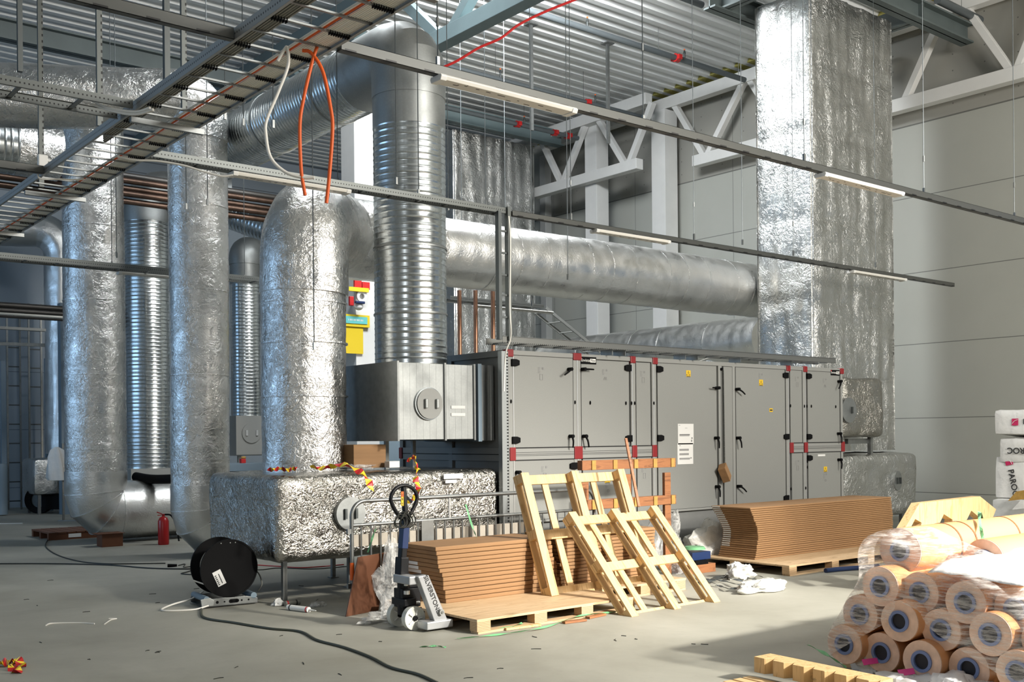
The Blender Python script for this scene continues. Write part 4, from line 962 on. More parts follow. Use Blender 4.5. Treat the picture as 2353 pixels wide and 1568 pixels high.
# slotted hanger channels at the left
for px, y1, d, lab in ((95, 430, 10.2, 'slotted hanger channel beside the junction box'), (229, 290, 8.9, 'slotted hanger channel over the left ladder'), (423, 255, 9.2, 'slotted hanger channel above the middle riser head')):
    b = D(px, y1, d); mb = MB(); mb.cbox(b.x, b.y, (b.z + CZ) / 2, .045, .035, CZ - b.z); tag(mb.build('hanger_channel', 'perf_v'), lab, 'hanger')
for px, y1, d, lab in ((383, 185, 9.5, 'plain dark hanger post above the foil duct at the left'), (46, 165, 11.5, 'plain dark hanger post at the upper left corner')):
    b = D(px, y1, d); mb = MB(); mb.cbox(b.x, b.y, (b.z + CZ) / 2, .05, .05, CZ - b.z); tag(mb.build('hanger_post', 'steel_dark'), lab, 'hanger')
for px, y1, d, lab in ((1222, 300, 20, 'galvanised drop channel under the deck right of the bare duct'), (1398, 330, 21, 'galvanised drop channel under the deck over the corner truss')):
    b = D(px, y1, d); mb = MB(); mb.cbox(b.x, b.y, (b.z + CZ) / 2, .06, .05, CZ - b.z); mb.cbox(b.x, b.y, CZ - .03, .2, .2, .02); tag(mb.build('hanger_channel', 'steel'), lab, 'hanger')

# ================================================================== SPRINKLER PIPES
def sprinkler(lab, x0, x1, y, z, r, heads, clamps=(), mat='sprinkler'):
    t = thing('sprinkler_pipe', lab, 'pipe', ((x0 + x1) / 2, y, z))
    MB().cyl((x0, y, z), (x1, y, z), r, 14).build('pipe', mat, t, 40)
    for x in heads:
        h = MB().cyl((x, y, z), (x, y, z + .14), .02, 10); h.cyl((x, y, z + .14), (x, y, z + .2), .028, 10, .014); h = h.build('sprinkler_head', 'steel_dark', t, 40)
        MB().cyl((x, y, z + .20), (x, y, z + .225), .016, 8).build('head_cap', 'orange_paint', h, 40)
    for x in clamps: mb = MB(); mb.ring((x, y, z), (1, 0, 0), r * 1.5, r * .9, .10, 14); mb.cbox(x, y - r * 1.6, z, .09, .05, .09); mb.cbox(x, y + r * 1.6, z, .09, .05, .09); mb.build('red_coupling', 'red_bright', t, 40)
    x = x0 + .8
    while x < x1: MB().cyl((x, y, z), (x, y, CZ), .005, 5).build('pipe_hanger', 'steel', t); x += 2.4
    return t
Ya = PX(1690, 207, 17.3).y; sprinkler('grey sprinkler pipe under the deck ending at the long wall truss', 7.0, 17.6, Ya, 8.98, .055, [PY(1350, 100, Ya).x, PY(1573, 165, Ya).x], [PY(1555, 168, Ya).x])
Yb = 18.6; sprinkler('grey sprinkler pipe near the corner trusses with red couplings', 9.9, 17.2, Yb, 8.75, .05, [PY(1205, 300, Yb).x], [PY(1190, 318, Yb).x, PY(1275, 333, Yb).x, PY(1306, 327, Yb).x])
Yc = 11.9; sprinkler('grey sprinkler pipe left of the big foil riser near the top edge', 9.9, 13.9, Yc, 8.95, .055, [PY(1560, 10, Yc).x], [])
Yd2 = 16.6; sprinkler('grey sprinkler pipe crossing behind the nearest rail', 9.9, 17.5, Yd2, 8.8, .045, [PY(1150, 190, Yd2).x, PY(1368, 243, Yd2).x], [PY(1350, 250, Yd2).x])
Ye = 9.3; sprinkler('thick grey sprinkler pipe over the right wall at the top', 16.9, 18.35, Ye, 8.95, .07, [], [])
sprinkler('dark sprinkler pipe at the upper left with a red coupling', -3, 6.5, 12.2, 8.3, .05, [PY(150, 60, 12.2).x, PY(205, 70, 12.2).x], [PY(66, 60, 12.2).x, PY(716, 78, 12.2).x], 'steel_dark')
# copper pipe bundle crossing under the roof
for i, lab in enumerate(('top', 'second', 'third', 'fourth', 'bottom')):
    z = 6.10 - i * .11; y = 18.0 - .10 * (i % 2)
    MBp = MB().cyl((-4, y, z), (10.2, y, z), .052, 14).build('copper_pipe', 'copper_dull' if i > 0 else 'pipe_dark', smooth=40); tag(MBp, '%s pipe of the copper bundle running behind the foil risers' % lab, 'pipe')
for i, lab in enumerate(('upper', 'middle', 'lower')):
    a = D(0, 700 + 12 * i, 19.6); tag(MB().cyl((a.x - 3, a.y, a.z), (a.x + 2.4, a.y, a.z), .05, 12).build('steel_pipe', 'pipe_dark', smooth=40), '%s dark pipe of the low bundle at the left edge' % lab, 'pipe')
for px, mat, lab in ((1056, 'copper', 'left'), (1093, 'copper', 'middle'), (1133, 'copper', 'right')):
    p = D(px, 720, 16.5); tag(MB().cyl((p.x, p.y, 0), (p.x, p.y, 3.9), .034, 14).build('copper_pipe', mat, smooth=40), '%s of three upright copper pipes behind the machine' % lab, 'pipe')
# rear cable ladder over the machine turning down
for xx_, lb_ in ((1060, 'left'), (1225, 'right')):
    p = D(xx_, 690, 17.2); z_ = CZ; tag(MB().cyl((p.x, D(1035, 690, 17).y + .02, p.z - .1), (p.x, D(1035, 690, 17).y + .02, CZ), .006, 6).build('hanger_rod', 'rod'), lb_ + ' thin rod carrying the rear cable ladder behind the copper pipes', 'hanger')
a, b = D(1035, 690, 17), D(1245, 700, 18.3); a.z = b.z = (a.z + b.z) / 2
ladder('cable_ladder', 'rear cable ladder seen under the long foil run behind the copper pipes', a, (b.x, a.y, a.z), (0, 1, 0), .35, .06, .3, 'perf2')
c = V((b.x, a.y, a.z)); ladder('cable_ladder', 'sloping end of the rear cable ladder going down to the right', c + V((.05, 0, -.02)), c + V((1.75, 0, -.95)), (0, 1, 0), .4, .05, .33, 'ahu_frame', .02, rr='ahu_frame')
p = D(1170, 708, 17); lamp('white batten lamp under the rear cable ladder', p.x - .7, p.x + .9, p.y, p.z)
# ================================================================== PALLETS AND CARDBOARD
def deck_pallet(lab, x0, x1, y0, y1, blocks, nm='plywood_pallet'):
    t = thing(nm, lab, 'pallet', ((x0 + x1) / 2, (y0 + y1) / 2, 0))
    MB().box(x0, x1, y0, y1, .100, .120).build('deck_board', 'ply', t, bev=.002)
    for y in (y0 + .05, (y0 + y1) / 2, y1 - .05):
        for x in blocks: MB().box(x - .07, x + .07, y - .05, y + .05, .018, .100).build('block', 'block', t, bev=.002)
        MB().box(x0 + .01, x1 - .01, y - .05, y + .05, .0, .018).build('runner', 'ply', t)
    return t
A0 = V((5.13, 6.81, 0))
deck_pallet('plywood pallet under the near cardboard stack', A0.x, 6.95, A0.y, A0.y + 1.40, [A0.x + .07, A0.x + .68, A0.x + 1.22, 6.87])
deck_pallet('plywood pallet behind the feet of the leaning pallets', 7.05, 8.25, 7.35, 8.25, [7.13, 7.65, 8.17])
deck_pallet('plywood pallet under the far cardboard stack', 9.86, 13.0, 7.25, 8.85, [9.93, 10.75, 11.5, 12.2, 12.92])
def carton(lab, x0, x1, y0, y1, z0, z1, grp, strip=None, mat='card', prints=True, skew=0.0):
    t = thing('flat_carton', lab, 'carton', ((x0 + x1) / 2, (y0 + y1) / 2, z0), grp)
    MB().box(x0, x1, y0, y1, z0, z1 - .0035).build('box', mat, t, bev=.006)
    if strip: MB().box(x0 - .002, x0, y1 - strip, y1 - .012, z0 + .005, z1 - .006).build('shipping_label', 'paper', t)
    return t
# near stack: left group long, right group shorter; slips outwards towards the top
SY0, DZ = 7.66, .12; n = 13; rnd = random.Random(3); c0_ = PY(1003, 1257, SY0); h = (c0_.z - DZ) / n; c1_ = PY(1505, 1205, SY0 + .04)
for i in range(n):
    f = i / n; dx = -.10 * f + rnd.uniform(-.006, .006) - (.02 if i > 6 else 0); dy = rnd.uniform(-.006, .006)
    w = 'topmost' if i == n - 1 else 'bottom' if i == 0 else 'number %d from below' % (i + 1)
    carton('flat brown carton in the near stack behind the pallet truck, %s' % w, 5.43 + dx, 6.78 + dx, SY0 + dy, SY0 + .55, DZ + i * h, DZ + (i + 1) * h, 'flat cartons in the near stack', .22 if i in (6, 7, 8) else None)
for i in range(15):
    dx = rnd.uniform(-.02, .02); w = 'topmost' if i == 14 else 'bottom' if i == 0 else 'number %d from below' % (i + 1)
    carton('flat brown carton in the stack behind the leaning pallets, %s' % w, 6.83 + dx, c1_.x + dx, SY0 + .04 + rnd.uniform(-.01, .01), SY0 + .60, DZ + i * h * .87, DZ + (i + 1) * h * .87, 'flat cartons behind the leaning pallets', None)
FYs = 7.85; n = 25; c2_ = PY(1730, 1166, FYs); h = (c2_.z - DZ) / n; c3_ = PY(2050, 1143, FYs)
for i in range(n):
    f = i / (n - 1)
    dx = .09 * math.sin(f * PI * 1.1) - .20 * max(0, f - .55) + rnd.uniform(-.006, .006); w = 'topmost' if i == n - 1 else 'bottom' if i == 0 else 'number %d from below' % (i + 1)
    carton('flat brown carton in the far stack in front of the machine, %s' % w, c2_.x + .03 + dx, c3_.x + dx * .6, FYs + dx * .25 + rnd.uniform(-.004, .004), FYs + .56, DZ + i * h, DZ + (i + 1) * h, 'flat cartons in the far stack', .13 if i > 4 else None)

# open skeleton pallets
def skeleton(lab, o, X, L_, width, length, thick, mat='pine', blockmat='pine', cross=3, fr=3, back=5, rot=0.0, nm='skeleton_pallet', bw=.09, grp=None):
    """o: lower left corner of the front face; X: direction to the right; L_: direction up the pallet; boards in local x (width), z (length), y (thickness, away)"""
    X = V(X).normalized(); Z = V(L_).normalized(); Z = (Z - X * Z.dot(X)).normalized(); Yd_ = Z.cross(X)
    if Yd_.y < 0: Yd_ = -Yd_
    t = thing(nm, lab, 'pallet', (0, 0, 0), grp)
    t.matrix_world = Matrix(((X.x, Yd_.x, Z.x, o[0]), (X.y, Yd_.y, Z.y, o[1]), (X.z, Yd_.z, Z.z, o[2]), (0, 0, 0, 1)))
    xs = [bw / 2 + (width - bw) * i / (fr - 1) for i in range(fr)]; zs = [bw / 2 + (length - bw) * i / (cross - 1) for i in range(cross)]
    rr = random.Random(int(o[0] * 10))
    for x in xs: MB().box(x - bw / 2, x + bw / 2, 0, .022, 0, length).build('runner_board', mat, t, bev=.003)
    for z in zs:
        for x in xs: MB().box(x - bw / 2 + .004, x + bw / 2 - .004, .022, thick - .044, z - .045, z + .045).build('block', blockmat, t, bev=.003)
        MB().box(0, width, thick - .044, thick - .022, z - bw / 2, z + bw / 2).build('cross_board', mat, t, bev=.003)
    for i in range(back):
        x = .04 + (width - .08) * i / (back - 1); MB().box(x - .04, x + .04, thick - .022, thick, rr.uniform(0, .01), length - rr.uniform(0, .01)).build('deck_slat', mat, t, bev=.003)
    return t
o1 = G(1268, 1371, .122); b1 = PX(1199, 1087, o1.x); e1_ = PY(1440, 1073, b1.y)
skeleton('pale open pallet leaning on the near cartons, its foot on the plywood deck', (o1.x, o1.y, .124), (1, .02, .0), (b1.x - o1.x, b1.y - o1.y, b1.z - o1.z), e1_.x - b1.x, (b1 - o1).length, .135, bw=.095)
o2 = G(1452, 1419, 0); t2_ = PX(1302, 1178, o2.x - .05); e2_ = G(1652, 1383, 0)
skeleton('pale open pallet leaning low, the right one with its foot on the floor', (o2.x, o2.y, .004), (1, .03, 0), (t2_.x - o2.x, t2_.y - o2.y, t2_.z), e2_.x - o2.x, (t2_ - o2).length, .125, bw=.095)
# reddish pallet standing on edge behind them
p = PY(1335, 1045, 8.3); q = PY(1550, 1045, 8.3)
t = thing('reddish_pallet', 'dark reddish pallet with yellow block ends standing upright behind the leaning pallets', 'pallet', ((p.x + q.x) / 2, 8.3, 0))
for yy, dz in ((1067, 0), (1155, 0)):
    z = PY(1450, yy, 8.3).z; MB().box(p.x, q.x, 8.28, 8.36, z - .05, z + .055).build('bearer', 'redwood', t, bev=.004)
    for f in (.11, .33, .55, .76, .96): X = p.x + (q.x - p.x) * f; MB().box(X - .03, X + .03, 8.268, 8.28, z - .048, z + .053).build('block_end', 'endgrain', t, bev=.002)
for f in (.04, .48, .92): X = p.x + (q.x - p.x) * f; MB().box(X - .05, X + .05, 8.3, 8.34, .0, PY(1450, 1090, 8.3).z).build('upright_board', 'redwood', t, bev=.003)
a, b = D(1438, 1008, 10.6), D(1468, 1165, 10.35); tag(MB().beam(a, b, .025, .02).build('timber_batten', 'redwood'), 'thin brown batten leaning on the reddish pallet', 'batten')

# ================================================================== CROWD BARRIER
BY = 8.42
def bx_(px, y=1200): return PY(px, y, BY).x
t = thing('crowd_barrier', 'tubular zinc crowd barrier standing behind the near carton stack', 'barrier', (6.2, BY, 0))
x0, x1, zt_ = bx_(808), bx_(1365), 1.02
mb = MB(); mb.tube(arc_path([(x0, BY, .18), (x0, BY, zt_), (x1, BY, zt_), (x1, BY, .18)], .14, nseg=8), .019, 12); mb.build('outer_tube', 'steel', t, 60)
zm = .80; MB().cyl((x0, BY, zm), (x1, BY, zm), .016, 12).build('upper_rail', 'steel', t, 40); MB().cyl((x0, BY, .22), (x1, BY, .22), .016, 12).build('lower_rail', 'steel', t, 40)
x = x0 + .10
while x < x1 - .05: MB().cyl((x, BY, .22), (x, BY, zm), .008, 8).build('upright_bar', 'steel', t, 40); x += .105
MB().cyl((bx_(1033), BY, zm), (bx_(1033), BY, zt_), .012, 8).build('stub', 'ahu_edge', t, 40)
for z in (.74, .24): MB().box(x0 - .05, x0 + .01, BY - .015, BY + .015, z - .015, z + .03).build('hook', 'steel', t)
MB().cyl((x0, BY, .30), (x0, BY, .46), .0205, 12).build('reflector_band', 'orange_paint', t, 40)
for x in (x0 + .5, x1 - .5): MB().box(x - .02, x + .02, BY - .28, BY + .28, 0, .02).box(x - .02, x + .02, BY - .02, BY + .02, 0, .22).build('foot', 'steel', t)
a = bx_(980); MB().box(a - .07, a + .07, BY - .022, BY - .018, .36, .80).build('name_panel', 'steel', t)
a, b = PY(820, 1190, BY - .06), PY(1215, 1165, BY - .06)
tag(MB().box(a.x, b.x, BY + .02, BY + .045, .60, .71).build('plank', 'plank'), 'grey plank tied behind the bars of the crowd barrier', 'plank')

# ================================================================== PALLET TRUCK
jx, jy = 4.84, 7.42
t = thing('pallet_truck', 'silver hand pallet truck with a black loop handle and white wheels', 'pallet truck', (jx, jy, 0))
Dj = V((1, -.0, 0))
# steering wheels
for dy, x in ((-.09, 4.86), (.14, 4.86)):
    y = jy + dy; mb = MB(); mb.ring((x, y, .10), (0, 1, 0), .10, .078, .055, 36); mb.cyl((x, y - .022, .10), (x, y + .022, .10), .08, 30); wh = mb.build('steering_wheel', 'wheel', t, 30)
    MB().cyl((x, y - .035, .10), (x, y + .035, .10), .022, 16).build('hub', 'black', wh, 40)
    mb = MB()
    for k in range(5): a = k * 2 * PI / 5; mb.beam((x + .03 * math.cos(a), y - .026, .1 + .03 * math.sin(a)), (x + .07 * math.cos(a), y - .026, .1 + .07 * math.sin(a)), .008, .018, (0, 1, 0))
    mb.build('wheel_spoke', 'paper', wh)
# chassis
mb = MB(); mb.cyl((jx, jy + .02, .12), (jx, jy + .02, .46), .055, 20); mb.box(jx - .05, jx + .13, jy - .04, jy + .1, .18, .34); mb.cyl((jx + .01, jy + .02, .42), (jx + .01, jy + .02, .52), .032, 16); mb.box(jx - .02, jx + .20, jy - .02, jy + .08, .34, .44); mb.box(jx - .06, jx + .06, jy - .08, jy + .12, .20, .26)
mb.build('pump_block', 'black_paint', t, 40, bev=.006)
mb = MB(); mb.cyl((jx - .03, jy - .06, .37), (jx - .03, jy - .06, .44), .018, 12); mb.cyl((jx - .03, jy - .07, .30), (jx - .03, jy - .07, .33), .026, 12); mb.cyl((jx + .04, jy - .06, .22), (jx + .10, jy - .06, .22), .012, 10); mb.sphere((jx + .055, jy - .055, .43), .014); mb.sphere((jx + .07, jy - .06, .175), .013); mb.cyl((jx + .10, jy - .05, .38), (jx + .10, jy - .05, .44), .012, 10)
mb.build('pump_fitting', 'ahu_edge', t, 40)
# silver frame: sloping side plate towards the forks
PLY = 7.17
pc = [PY(x, y, PLY) for x, y in ((961, 1326), (985, 1322), (1030, 1428), (1000, 1432))]
side = MB().prism(pc, (0, .07, 0)).build('side_plate', 'jack_silver', t, bev=.006)
for yy in (PLY, 7.62):
    o_ = V((0, yy - PLY, 0))
    mb = MB(); mb.box(pc[3].x - .10, pc[2].x + .03, yy - .03, yy + .12, .02, .085); mb.build('fork_toe', 'jack_silver', t, bev=.008)
MB().box(pc[0].x - .06, pc[0].x + .04, PLY + .04, 7.46, pc[0].z - .07, pc[0].z + .0).build('frame_bridge', 'jack_silver', t, bev=.01)
# forks running back under the deck
q = PY(1012, 1407, PLY); MB().cyl((q.x, PLY - .025, q.z), (q.x, PLY + .01, q.z), .024, 16).build('side_bolt', 'ahu_frame', side, 40); MB().cyl((q.x, PLY - .03, q.z), (q.x, PLY - .01, q.z), .012, 12).build('bolt_head', 'steel', side, 40)
q0_, q1_ = PY(978, 1335, PLY), PY(1001, 1398, PLY); dd_ = (q1_ - q0_); qq = q0_.lerp(q1_, .5) + V((.012, -.002, 0))
text('SILVERSTONE', 'side_lettering', side, qq, dd_, (dd_.z * -1, 0, dd_.x), .057, 'ink', .0006, bold=True)
MB().beam((jx + .1, jy - .07, .17), (pc[3].x, jy - .05, .12), .02, .03).build('pull_rod', 'black_paint', t)
# handle: mast leans slightly, loop on top
hb, ht = V((4.80, jy, .46)), V((4.855, jy + .01, .97)); mb = MB(); mb.beam(hb, ht, .055, .065, (0, 1, 0)); mb.beam(hb + V((0, 0, -.06)), hb + (ht - hb) * .28, .08, .095, (0, 1, 0)); mast = mb.build('mast', 'black_paint', t, bev=.008)
mb = MB(); mb.beam(hb + (ht - hb) * .42 + V((0, -.002, 0)), hb + (ht - hb) * .80 + V((0, -.002, 0)), .059, .069, (0, 1, 0)); mb.build('blue_wrap', 'blue_wrap', mast, bev=.004)
lc = V((4.85, jy + .02, 1.085)); pts = []
for k in range(28):
    a = k * 2 * PI / 28; s, c_ = math.sin(a), math.cos(a)
    wx = .132 * (1 - .50 * max(0, -c_) ** 1.2); pts.append(lc + V((wx * s, 0, (.115 if c_ > 0 else .18) * c_)))
mb = MB(); mb.tube(pts + [pts[0]], .0165, 10, caps=False); lp = mb.build('handle_loop', 'black_paint', t, 60)
MB().beam(ht - V((0, 0, .02)), lc + V((-.005, 0, .10)), .035, .045, (0, 1, 0)).build('handle_spine', 'black_paint', t, bev=.006)
MB().box(lc.x - .045, lc.x - .02, lc.y - .026, lc.y - .020, lc.z - .055, lc.z + .065).build('warning_sticker', 'yellow', t)
MB().box(lc.x - .045, lc.x - .02, lc.y - .0275, lc.y - .026, lc.z + .02, lc.z + .065).build('warning_sticker', 'orange_paint', t)
mb = MB()
for z in (-.05, -.035, -.005, .005, .035): mb.box(lc.x - .040, lc.x - .026, lc.y - .0285, lc.y - .026, lc.z + z, lc.z + z + .005)
mb.build('sticker_print', 'ink', t)
MB().beam(lc + V((.01, -.02, .02)), lc + V((.06, -.03, -.03)), .012, .02).build('release_lever', 'black_paint', t)
# cable coil hung on the handle
mb = MB()
for k in range(6):
    c0 = V((4.80 + .02 * k - .04, jy - .045 + .004 * k, .90 + .008 * (k % 3))); R = .05 + .012 * (k % 3)
    mb.tube([c0 + V((R * math.cos(a * 2 * PI / 20), .01 * math.sin(a * 2 * PI / 10), R * .9 * math.sin(a * 2 * PI / 20))) for a in range(21)], .005, 6, caps=False)
tag(mb.build('cable_coil', 'cable_black', smooth=60), 'small coil of black cable hung on the pallet truck handle', 'cable')

# hardboard panel and film beside the truck
mb = MB(); a, b, d_ = G(793, 1418), G(868, 1403), D(821, 1281, 9.62); n_ = (b - a).cross(d_ - a).normalized() * .012
mb.prism([a, b, b + (d_ - a) + V((-.02, 0, .01)), d_], n_); tag(mb.build('hardboard_panel', 'card_dark', bev=.002), 'dark brown board leaning on the crowd barrier', 'board')
def crumple(name, lab, cat, ctr, sx, sy, sz, mat, seed, n=26, amp=.5, flat=True, grp=None, fine=1.0):
    """crumpled sheet: noisy ellipsoid shell resting on z=ctr.z"""
    mb = MB(); vs = []; m = n // 2; c = V(ctr)
    for i in range(m + 1):
        ph = PI * i / m
        for k in range(n):
            th = 2 * PI * k / n; d = V((math.sin(ph) * math.cos(th), math.sin(ph) * math.sin(th), math.cos(ph)))
            r = 1 + amp * noise.noise(d * 1.7 + V((seed, 0, 0))) + amp * .6 * abs(noise.noise(d * 4.5 * fine + V((0, seed, 0)))) + amp * .3 * noise.noise(d * 11 * fine + V((0, seed, 0)))
            p = V((d.x * sx * r, d.y * sy * r, d.z * sz * r)); p.z = max(p.z, -sz * .55); vs.append(c + p + V((0, 0, sz * .55)))
    fs = []
    for i in range(m):
        for k in range(n): fs.append((i * n + k, i * n + (k + 1) % n, (i + 1) * n + (k + 1) % n, (i + 1) * n + k))
    mb.add(vs, fs); o = mb.build(name, mat, smooth=50); tag(o, lab, cat, grp); return o
crumple('plastic_film', 'clear crinkled film hanging between the brown board and the pallet truck', 'plastic film', (5.06, 7.98, 0), .12, .10, .36, 'film', 3.3, 40, .7)
crumple('plastic_film', 'flat heap of clear film on the floor at the foot of the pallet truck', 'plastic film', (4.93, 7.85, 0), .20, .14, .05, 'film', 5.3, 30, .7)

# ================================================================== CABLE REEL ON ITS STAND
rc = V((4.27, 9.87, 0)); t = thing('reel_stand', 'grey steel roller stand carrying the black cable reel', 'stand', (4.25, 9.85, 0))
a, b, c_ = G(468, 1400), G(592, 1388), G(420, 1366); ux = (b - a).normalized(); uy = V((-ux.y, ux.x, 0)); La = (b - a).length; Lb = .42
def RS(u, v, z): return a + ux * u + uy * v + V((0, 0, z))
for v in (0, Lb):
    mb = MB(); mb.prism([RS(0, v, .01), RS(La, v, .01), RS(La, v, .06), RS(La * .8, v, .085), RS(.06, v, .085), RS(0, v, .06)], uy * .012); sp = mb.build('side_plate', 'steel', t, bev=.002)
    if v == 0:
        for u, r in ((.13, .014), (.09, .008), (.20, .008), (La * .62, .016), (La * .7, .009), (La * .83, .009)): MB().cyl(RS(u, -.002, .05), RS(u, .002, .05), r, 16).build('plate_hole', 'black', sp)
        mb = MB(); mb.cyl(RS(.26, -.002, .05), RS(.26, .002, .05), .018, 16); mb.cyl(RS(.32, -.002, .05), RS(.32, .002, .05), .018, 16); mb.prism([RS(.26, -.002, .032), RS(.32, -.002, .032), RS(.32, -.002, .068), RS(.26, -.002, .068)], uy * .004); mb.build('plate_hole', 'black', sp)
for u in (.03, La * .93): MB().cyl(RS(u, .0, .085), RS(u, Lb, .085), .03, 18).build('roller', 'bluegrey', t, 40)
MB().prism([RS(-.02, -.01, .02), RS(.09, -.01, .02), RS(.10, -.01, .07), RS(.06, -.01, .10), RS(-.03, -.01, .09)], uy * .02).build('end_bracket', 'galv_dark', t, bev=.003)
MB().prism([RS(0, 0, .012), RS(La, 0, .012), RS(La, Lb, .012), RS(0, Lb, .012)], (0, 0, .006)).build('floor_plate', 'steel_dark', t)
R = .275; ctr = RS(La * .50, 0, .105 + R - .02)
t = thing('cable_reel', 'big black cable reel with white cable and a paper label', 'cable reel', ctr - V((0, 0, R)))
for v, nm in ((.04, 'front_flange'), (.36, 'rear_flange')):
    c = ctr + uy * v; mb = MB(); mb.cyl(c, c + uy * .012, R, 56); mb.ring(c + uy * .006, uy, R + .004, R - .012, .022, 56); fl = mb.build(nm, 'black', t, 40)
    if v < .1: front = fl
MB().cyl(ctr + uy * .05, ctr + uy * .36, .19, 40).build('cable_winding', 'cable_white', t, 40)
lc_ = ctr - ux * .10 - V((0, 0, .085)); e1 = (ux * .35 + V((0, 0, .94))).normalized(); e1 = (ux * -.40 + V((0, 0, .92))).normalized(); e2 = (ux * .92 + V((0, 0, .40))).normalized()
P4 = [lc_ + e1 * s * .075 + e2 * q_ * .042 - uy * -.036 for s, q_ in ((-1, -1), (-1, 1), (1, 1), (1, -1))]
MB().prism(P4, uy * -.002).build('paper_label', 'paper', front)
mb = MB()
for k in range(6): s = -.062 + k * .018; mb.prism([lc_ + e1 * s + e2 * (-.034) + uy * .0338, lc_ + e1 * (s + .010) + e2 * (-.034) + uy * .0338, lc_ + e1 * (s + .010) + e2 * (-.018) + uy * .0338, lc_ + e1 * s + e2 * (-.018) + uy * .0338], uy * -.001)
mb.prism([lc_ + e1 * -.06 + e2 * .004 + uy * .0338, lc_ + e1 * .04 + e2 * .004 + uy * .0338, lc_ + e1 * .04 + e2 * .012 + uy * .0338, lc_ + e1 * -.06 + e2 * .012 + uy * .0338], uy * -.001)
mb.build('label_print', 'ink', front)
for k in (-.4, .05, .3): p = ctr + ux * (k * .2) + V((0, 0, R - .03)) + uy * .036; MB().sphere(p, .006, 8).build('flange_rivet', 'ahu_edge', front)
cable(smooth_path([RS(.04, -.02, .03), RS(-.10, -.05, .012), RS(-.30, .02, .01), RS(-.36, .12, .012), RS(-.22, .26, .03), RS(-.02, .32, .06), RS(.10, .34, .12)]), .008, 'cable_white', 'white cable end looping out beside the reel stand')
cable(smooth_path([ctr + uy * .30 + ux * .19, RS(.62, .3, .28), RS(.66, .26, .16), RS(.60, .2, .09)]), .007, 'cable_grey', 'pale cable tail curving down at the right of the reel')
cable(smooth_path([ctr + uy * .2 - ux * .30 - V((0, 0, .11)), ctr + uy * .12 - ux * .2 - V((0, 0, .15)), ctr + uy * .06 - ux * .10 - V((0, 0, .17))]), .007, 'cable_white', 'short white cable tail between the reel flanges')

# ================================================================== THINGS ON THE FLOOR
def fcable(px, r, mat, lab, name='cable', cat='cable'): return cable(smooth_path([G(x, y, r * .9) for x, y in px], 8), r, mat, lab, None, 6, name, cat)
fcable([(462, 1398), (470, 1420), (540, 1432), (620, 1445), (690, 1452), (730, 1472), (790, 1488), (850, 1510), (900, 1535), (960, 1550), (1005, 1570)], .011, 'cable_dark', 'long dark extension cable crossing the foreground floor')
fcable([(-10, 1296), (120, 1296), (250, 1299), (340, 1306), (430, 1308), (520, 1306)], .009, 'cable_black', 'black cable running in from the left edge across the floor')
fcable([(110, 1240), (105, 1256), (130, 1275), (180, 1290), (240, 1296), (310, 1296), (380, 1295)], .008, 'cable_black', 'thin black cable curving from the flat pallet to the plug')
p = G(398, 1300, .02); mb = MB(); mb.cyl(p - V((.06, -.03, 0)), p + V((.04, -.02, 0)), .022, 10, .016); tag(mb.build('cable_plug', 'black', smooth=40), 'black plug connector lying on the floor left of the reel', 'plug')
fcable([(410, 1300), (425, 1297), (422, 1304), (440, 1303), (452, 1307), (430, 1315), (417, 1319), (452, 1322)], .007, 'cable_black', 'short black cable curl just left of the reel')
fcable([(105, 1438), (120, 1433), (180, 1432), (217, 1434)], .006, 'cable_white', 'piece of white cable lying alone on the left floor')
fcable([(240, 1435), (255, 1425), (268, 1422), (250, 1422)], .005, 'cable_white', 'bent tip of white cable lying on the left floor')
fcable([(560, 1297), (640, 1302), (700, 1305), (790, 1298)], .007, 'red_bright', 'red cable passing under the foil box')
fcable([(545, 1310), (600, 1310), (640, 1306), (720, 1308), (800, 1302)], .006, 'cable_black', 'black cable passing under the foil box')
# tape remnants at the lower left
def ribbon(pts, w, mats, lab, name='barrier_tape', cat='tape', side=None, seg=None):
    P = smooth_path(pts, 6); mb = MB()
    for i in range(len(P) - 1):
        d = (P[i + 1] - P[i]).normalized(); s = (V(side) if side else d.cross(V((0, 0, 1)))); s = s.normalized() * w / 2
        tw = s + V((0, 0, .4 * w * math.sin(i * .9))); tw2 = s + V((0, 0, .4 * w * math.sin((i + 1) * .9)))
        mb.cur = (i // 2) % 2 if len(mats) > 1 else 0
        n = d.cross(s).normalized() * .0006
        mb.add([P[i] - tw - n, P[i] + tw - n, P[i + 1] + tw2 - n, P[i + 1] - tw2 - n, P[i] - tw + n, P[i] + tw + n, P[i + 1] + tw2 + n, P[i + 1] - tw2 + n], [(0, 1, 2, 3), (7, 6, 5, 4), (0, 4, 5, 1), (2, 6, 7, 3)])
    o = mb.build(name, mats); tag(o, lab, cat); return o
ribbon([G(-10, 1528, .02), G(15, 1522, .03), G(38, 1520, .03), G(48, 1530, .02), G(30, 1538, .01), G(46, 1546, .01)], .07, ['red_bright', 'tape_yellow'], 'scrap of red and yellow barrier tape at the lower left corner')
ribbon([D(615, 1081, 10.2), D(640, 1078, 10.2), D(665, 1080, 10.2), D(682, 1076, 10.2)], .06, ['red_bright', 'tape_yellow'], 'scrap of red and yellow tape lying on the foil box at its left')
ribbon([D(715, 1073, 9.75), D(745, 1076, 9.7), D(785, 1068, 9.6), D(820, 1080, 9.4), D(845, 1102, 9.3), D(852, 1125, 9.25)], .06, ['tape_yellow', 'red_bright'], 'red and yellow tape draped over the foil box edge behind the truck handle')
ribbon([D(948, 1050, 9.4), D(960, 1075, 9.4), D(955, 1100, 9.4), D(962, 1125, 9.35), D(948, 1148, 9.3), D(925, 1160, 9.3)], .055, ['red_bright', 'tape_yellow'], 'red and yellow tape tied to the thin stand and hanging down')
